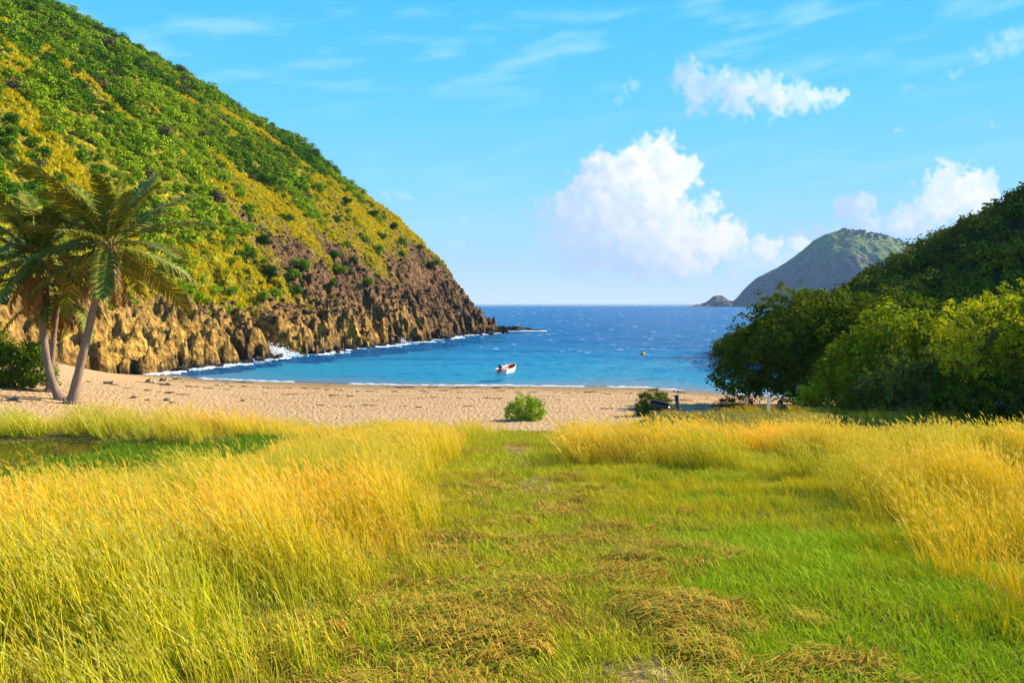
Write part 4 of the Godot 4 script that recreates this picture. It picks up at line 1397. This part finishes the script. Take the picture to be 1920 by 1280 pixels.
func make_meadow() -> void:
	var near := []
	var far := []
	for k in 5:
		near.append(tall_clump(100 + k, 0.0066, 17, 24))
		far.append(tall_clump(200 + k, 0.011, 17, 13))
	# low turf
	var turf := []
	for k in 3:
		var b := MB.new()
		for q in 46:
			var t := rnd(0, TAU)
			var th := rnd(0, TAU)
			b.blade(V(rnd(-0.13, 0.13), -0.01, rnd(-0.13, 0.13)), V(cos(t), 0, sin(t)) * rnd(0.3, 1.1), rnd(0.035, 0.10), 0.006, V(cos(th), 0, sin(th)), Color(1, 1, 1) * rnd(0.7, 1.3))
		turf.append(b.mesh(M.grass))
	# half-high grass
	var half := []
	for k in 3:
		var b := MB.new()
		for q in 40:
			var t := rnd(0, TAU)
			var th := rnd(0, TAU)
			b.blade(V(rnd(-0.14, 0.14), -0.02, rnd(-0.14, 0.14)), V(-0.5, 0, 0.15) * rnd(0.2, 1.0) + V(cos(t), 0, sin(t)) * rnd(0.1, 0.6), rnd(0.10, 0.27), 0.008, V(cos(th), 0, sin(th)), Color(1, rnd(0.85, 1.05), 1) * rnd(0.7, 1.3))
		half.append(b.mesh(M.grass))
	# lodged straw: long blades lying over to one side in a heap
	var mats := []
	for k in 5:
		var b := MB.new()
		for q in 120:
			var p := V(rnd(-0.24, 0.24), 0, rnd(-0.13, 0.13))
			var dirv := V(-1.0 + rnd(-0.45, 0.45), 0, 0.25 + rnd(-0.5, 0.5)).normalized()
			var ln := rnd(0.10, 0.26)
			var up := rnd(0.02, 0.13)
			var side := dirv.cross(Vector3.UP) * 0.0042
			var m1 := p + dirv * ln * 0.4 + V(0, up, 0)
			var m2 := p + dirv * ln * 0.75 + V(0, up * 0.85, 0)
			var tip := p + dirv * ln + V(0, up * rnd(-0.1, 0.7), 0)
			var col := lin(0.34, 0.18, 0.03).lerp(lin(0.66, 0.45, 0.055), rng.randf())
			if rng.randf() < 0.35: col = lin(0.28, 0.30, 0.025)
			b.quad(p - side, p + side, m1 + side, m1 - side, col)
			b.quad(m1 - side, m1 + side, m2 + side, m2 - side, col)
			b.tri(m2 - side, m2 + side, tip, col)
		mats.append(b.mesh(M.grass))
	var c_near := []; var c_far := []; var c_turf := []; var c_half := []; var c_mat := []
	for k in 5: c_near.append(Copies.new()); c_far.append(Copies.new()); c_mat.append(Copies.new())
	for k in 3: c_turf.append(Copies.new()); c_half.append(Copies.new())
	# tall grass
	var d := 3.4
	while d < 40.0:
		var step := 0.185 if d < 12.0 else (0.205 if d < 22.0 else 0.25)
		var wide := 0.70 * d + 1.5
		var x := -wide
		while x < wide + 3.0:
			var px := x + rnd(-0.5, 0.5) * step
			var pd := d + rnd(-0.5, 0.5) * step
			x += step
			var h := field_h(px, pd)
			if beach_h(px, pd) > h + 0.03 and pd > 30.0: continue
			var t := tall_at(px, pd)
			if rng.randf() > t: continue
			var big := 1.0 + 0.35 * n_lo.get_noise_2d(px * 12.0, pd * 12.0) + 1.2 * n_mid.get_noise_2d(px * 7.0 + 9.0, pd * 8.0)
			var sc := lerpf(0.45, 1.0, t) * clampf(big, 0.3, 1.5) * rnd(0.55, 0.85) * (0.9 if px > 0.0 else 1.0)
			if px < 0.0: sc *= lerpf(0.72, 1.0, smoothstep(4.5, 8.5, pd))
			var hollow := exp(-pow((px + 14.0) / 10.0, 4.0) - pow((pd - 17.5) / 7.0, 2.0))
			if pd < 22.0: sc *= 1.0 - 0.8 * hollow
			if px > 0.9 and px < 7.5 and pd > 15.0 and pd < 20.0: sc *= 1.12
			if px > -7.0 or pd > 28.0: sc *= lerpf(1.0, 0.62 if px < 2.0 else 0.4, smoothstep(17.0, 28.0, pd))
			if px > 4.0 and px < 10.0 and pd > 33.0: sc *= 0.6
			if h < 2.5 and pd < 26.0 and px < -5.0: continue
			var g := clampf(0.5 + 1.1 * n_lo.get_noise_2d(px * 7.0 + 40.0, pd * 7.0) + rnd(-0.15, 0.15), 0.0, 1.0)
			if px < 0.0: g = clampf(g - (0.3 + 0.9 * n_mid.get_noise_2d(px * 9.0 + 70.0, pd * 9.0)) * smoothstep(8.0, 5.0, pd), 0.0, 1.0)
			var col := Color(0.78, 0.94, 0.70).lerp(Color(1.16, 1.04, 1.0), g)
			var tr := Transform3D(Basis.from_euler(V(rnd(-0.14, 0.14), rnd(-0.7, 0.7), rnd(-0.16, 0.16))).scaled(V(sc, sc, sc)), V(px, h, -pd))
			if pd < 14.0: c_near[rng.randi() % 5].put(tr, col)
			else: c_far[rng.randi() % 5].put(tr, col)
		d += step
	# turf, half-high grass and lodged straw on the trodden ground
	d = 3.4
	while d < 36.0:
		var step := 0.11 if d < 9.0 else (0.15 if d < 16.0 else 0.24)
		var x := -3.0 if d < 34.0 else -8.0
		while x < 7.5:
			var px := x + rnd(-0.5, 0.5) * step
			var pd := d + rnd(-0.5, 0.5) * step
			x += step
			if tall_at(px, pd) > 0.75: continue
			if rng.randf() < dirt_at(px, pd) * 0.8: continue
			var h := field_h(px, pd)
			var g := clampf(0.5 + 0.9 * n_mid.get_noise_2d(px * 11.0, pd * 11.0) + rnd(-0.2, 0.2), 0.0, 1.0)
			var lush := smoothstep(0.8, 1.8, px) * smoothstep(10.0, 8.8, pd)
			var col := lin(0.54, 0.48, 0.03).lerp(lin(0.36, 0.50, 0.012), clampf(g * 0.8 + lush * 0.55, 0.0, 1.0))
			if rng.randf() < 0.5 * smoothstep(-0.1, 0.3, n_mid.get_noise_2d(px * 10.0 + 5.0, pd * 16.0)) * smoothstep(1.9, 1.0, px): col = lin(0.46, 0.30, 0.06)
			var s := rnd(0.8, 1.3) * (1.0 if pd < 14.0 else 1.5)
			c_turf[rng.randi() % 3].put(Transform3D(Basis(Vector3.UP, rnd(0, TAU)).scaled(V(s, s, s)), V(px, h, -pd)), col)
			var mid := smoothstep(0.6, 1.6, px) * smoothstep(8.8, 10.5, pd) * smoothstep(16.5, 15.0, pd)
			mid = maxf(mid, 0.65 * smoothstep(0.5, 0.1, minf(absf(px - left_edge(pd)), absf(px - right_edge(pd)))))
			mid *= smoothstep(-0.25, 0.2, n_mid.get_noise_2d(px * 8.0 + 20.0, pd * 12.0))
			if rng.randf() < mid * 0.75:
				var hs := rnd(0.45, 1.0)
				c_half[rng.randi() % 3].put(Transform3D(Basis(Vector3.UP, rnd(-0.6, 0.6)).scaled(V(hs, hs, hs)), V(px, h, -pd)), lin(0.64, 0.52, 0.03).lerp(lin(0.34, 0.41, 0.015), rng.randf() * (1.1 - 0.4 * smoothstep(8.0, 14.0, pd))))
		d += step
	for k in 7000:
		var pd := 4.0 + 16.0 * rng.randf() * rng.randf() + rnd(0.0, 1.0)
		var px := rnd(-1.3, 2.3)
		if tall_at(px, pd) > 0.5 or dirt_at(px, pd) > 0.4: continue
		var where := smoothstep(0.02, 0.36, n_mid.get_noise_2d(px * 13.0, pd * 24.0))
		where *= smoothstep(3.3, 1.4, px - 0.35 * smoothstep(6.0, 10.0, pd)) * smoothstep(19.0, 12.0, pd)
		where *= 1.0 - 0.85 * smoothstep(1.2, 1.7, px) * smoothstep(9.3, 8.3, pd) * smoothstep(4.6, 5.4, pd)
		if rng.randf() > where * 0.5: continue
		var s := rnd(0.45, 1.05)
		c_mat[rng.randi() % 5].put(Transform3D(Basis(Vector3.UP, rnd(-1.0, 1.0)).scaled(V(s, s * rnd(0.5, 1.1), s)), V(px, field_h(px, pd), -pd)), Color(1, 1, 1) * rnd(0.8, 1.1))
	for k in 5:
		tag(scatter("tall_grass", near[k], c_near[k]), "tall golden seeding grass beside the path", "grass", "", "stuff")
		tag(scatter("meadow_grass", far[k], c_far[k]), "golden grass of the meadow stretching down to the beach", "grass", "", "stuff")
		tag(scatter("lodged_straw", mats[k], c_mat[k]), "flattened brown straw lying on the path", "straw", "", "stuff")
	for k in 3:
		tag(scatter("turf", turf[k], c_turf[k]), "short green turf of the path", "grass", "", "stuff")
		tag(scatter("half_high_grass", half[k], c_half[k]), "half-high yellowing grass along the path's edges", "grass", "", "stuff")
	# green water plants in the pond
	var cw := Copies.new()
	for k in 6000:
		var px := rnd(-15.5, -5.0)
		var pd := rnd(15.0, 26.0)
		var h := field_h(px, pd)
		if h > 2.5 or h < 1.6: continue
		if rng.randf() > smoothstep(-12.4, -11.0, px + 1.2 * n_mid.get_noise_2d(px * 6.0, pd * 6.0)) + 0.02: continue
		var s := rnd(1.2, 2.4)
		cw.put(Transform3D(Basis(Vector3.UP, rnd(0, TAU)).scaled(V(s, s, s)), V(px, 2.41, -pd)), lin(0.17, 0.28, 0.014) * rnd(0.7, 1.3))
	tag(scatter("water_plants", turf[0], cw), "bright green water plants growing in the pond", "plants", "", "stuff")

# ---------------------------------------------------------------- foam and spray
func make_foam() -> void:
	var blob := MB.new()
	var rings := []
	for k in 5:
		var p := PI * k / 4.0
		var ring := []
		for s in 7:
			var a := TAU * s / 7.0
			ring.append(V(cos(a) * sin(p), -cos(p), sin(a) * sin(p)) * rnd(0.85, 1.15))
		rings.append(ring)
	blob.loft(rings, Color.WHITE, true, false)
	var mesh := blob.mesh(M.foam)
	var white := lin(0.82, 0.84, 0.85)
	var cp := Copies.new()
	for k in 3600:
		var a := rnd(-4.0, 128.0)
		var patch := n_lo.get_noise_2d(a * 6.0, 5.0)
		if patch < -0.05 and rng.randf() < 0.75: continue
		var b := -8.0
		while hill_h(a, b) < 0.0 and b < 8.0: b += 0.4
		var off := absf(rng.randfn(0.0, 0.9 + 0.9 * maxf(0.0, patch)))
		var p := hill_xz(a, b - off)
		var s := rnd(0.08, 0.3)
		cp.put(Transform3D(Basis(Vector3.UP, rnd(0, TAU)).scaled(V(s * 2.2, s * 0.35, s)), V(p.x, 0.06, -p.y)), white)
	for k in 700:
		var t := rng.randf()
		var s := rnd(0.10, 0.35)
		cp.put(Transform3D(Basis().scaled(V(s * 2.5, s * 0.4, s)), V(lerpf(-3.0, 8.0, t), 0.08, -(203.5 + rng.randfn(0.0, 1.0)))), white)
	for k in 1100:
		var x := rnd(-30.0, 22.0)
		if n_lo.get_noise_2d(x * 7.0, 60.0) < -0.12: continue
		var d := table(WATERLINE, x) + 0.5 * n_mid.get_noise_2d(x * 9.0, 5.0) + absf(rng.randfn(0.0, 0.35)) - 0.4
		var s := rnd(0.03, 0.10)
		cp.put(Transform3D(Basis(Vector3.UP, rnd(-0.4, 0.4)).scaled(V(s * 3.5, s * 0.35, s)), V(x, maxf(0.02, beach_h(x, d)) + 0.015, -d)), white)
	for k in 240:
		var d := 110.0 + 900.0 * pow(rng.randf(), 1.6)
		var x := rnd(-0.05, 0.42) * d
		var s := rnd(0.06, 0.16) * (1.0 + d / 300.0)
		cp.put(Transform3D(Basis(Vector3.UP, rnd(-0.3, 0.3)).scaled(V(s * 3.0, s * 0.5, s * 0.7)), V(x, 0.14, -d)), white)
	tag(scatter("sea_foam", mesh, cp), "white foam along the cliff foot and on the wave crests", "foam", "", "stuff")
	var sp := Copies.new()
	for burst in [[22.5, 2600, 1.0], [62.0, 420, 0.55]]:
		var b := -8.0
		while hill_h(burst[0], b) < 0.0 and b < 8.0: b += 0.3
		var p := hill_xz(burst[0], b - 1.6)
		for k in int(burst[1]):
			var q: float = burst[2]
			var x := rng.randfn(0.6, 1.3) * q
			var y := absf(rng.randfn(0.0, 0.75)) * q * exp(-absf(x) * 0.25)
			var s := rnd(0.03, 0.13) * (1.0 - 0.25 * minf(y, 2.0))
			sp.put(Transform3D(Basis().scaled(V(s, s, s))  , V(p.x + x, y, -p.y + rng.randfn(0.0, 0.8) * q)), white)
	tag(scatter("breaking_spray", mesh, sp), "white spray of a wave breaking against the cliff", "spray", "", "stuff")
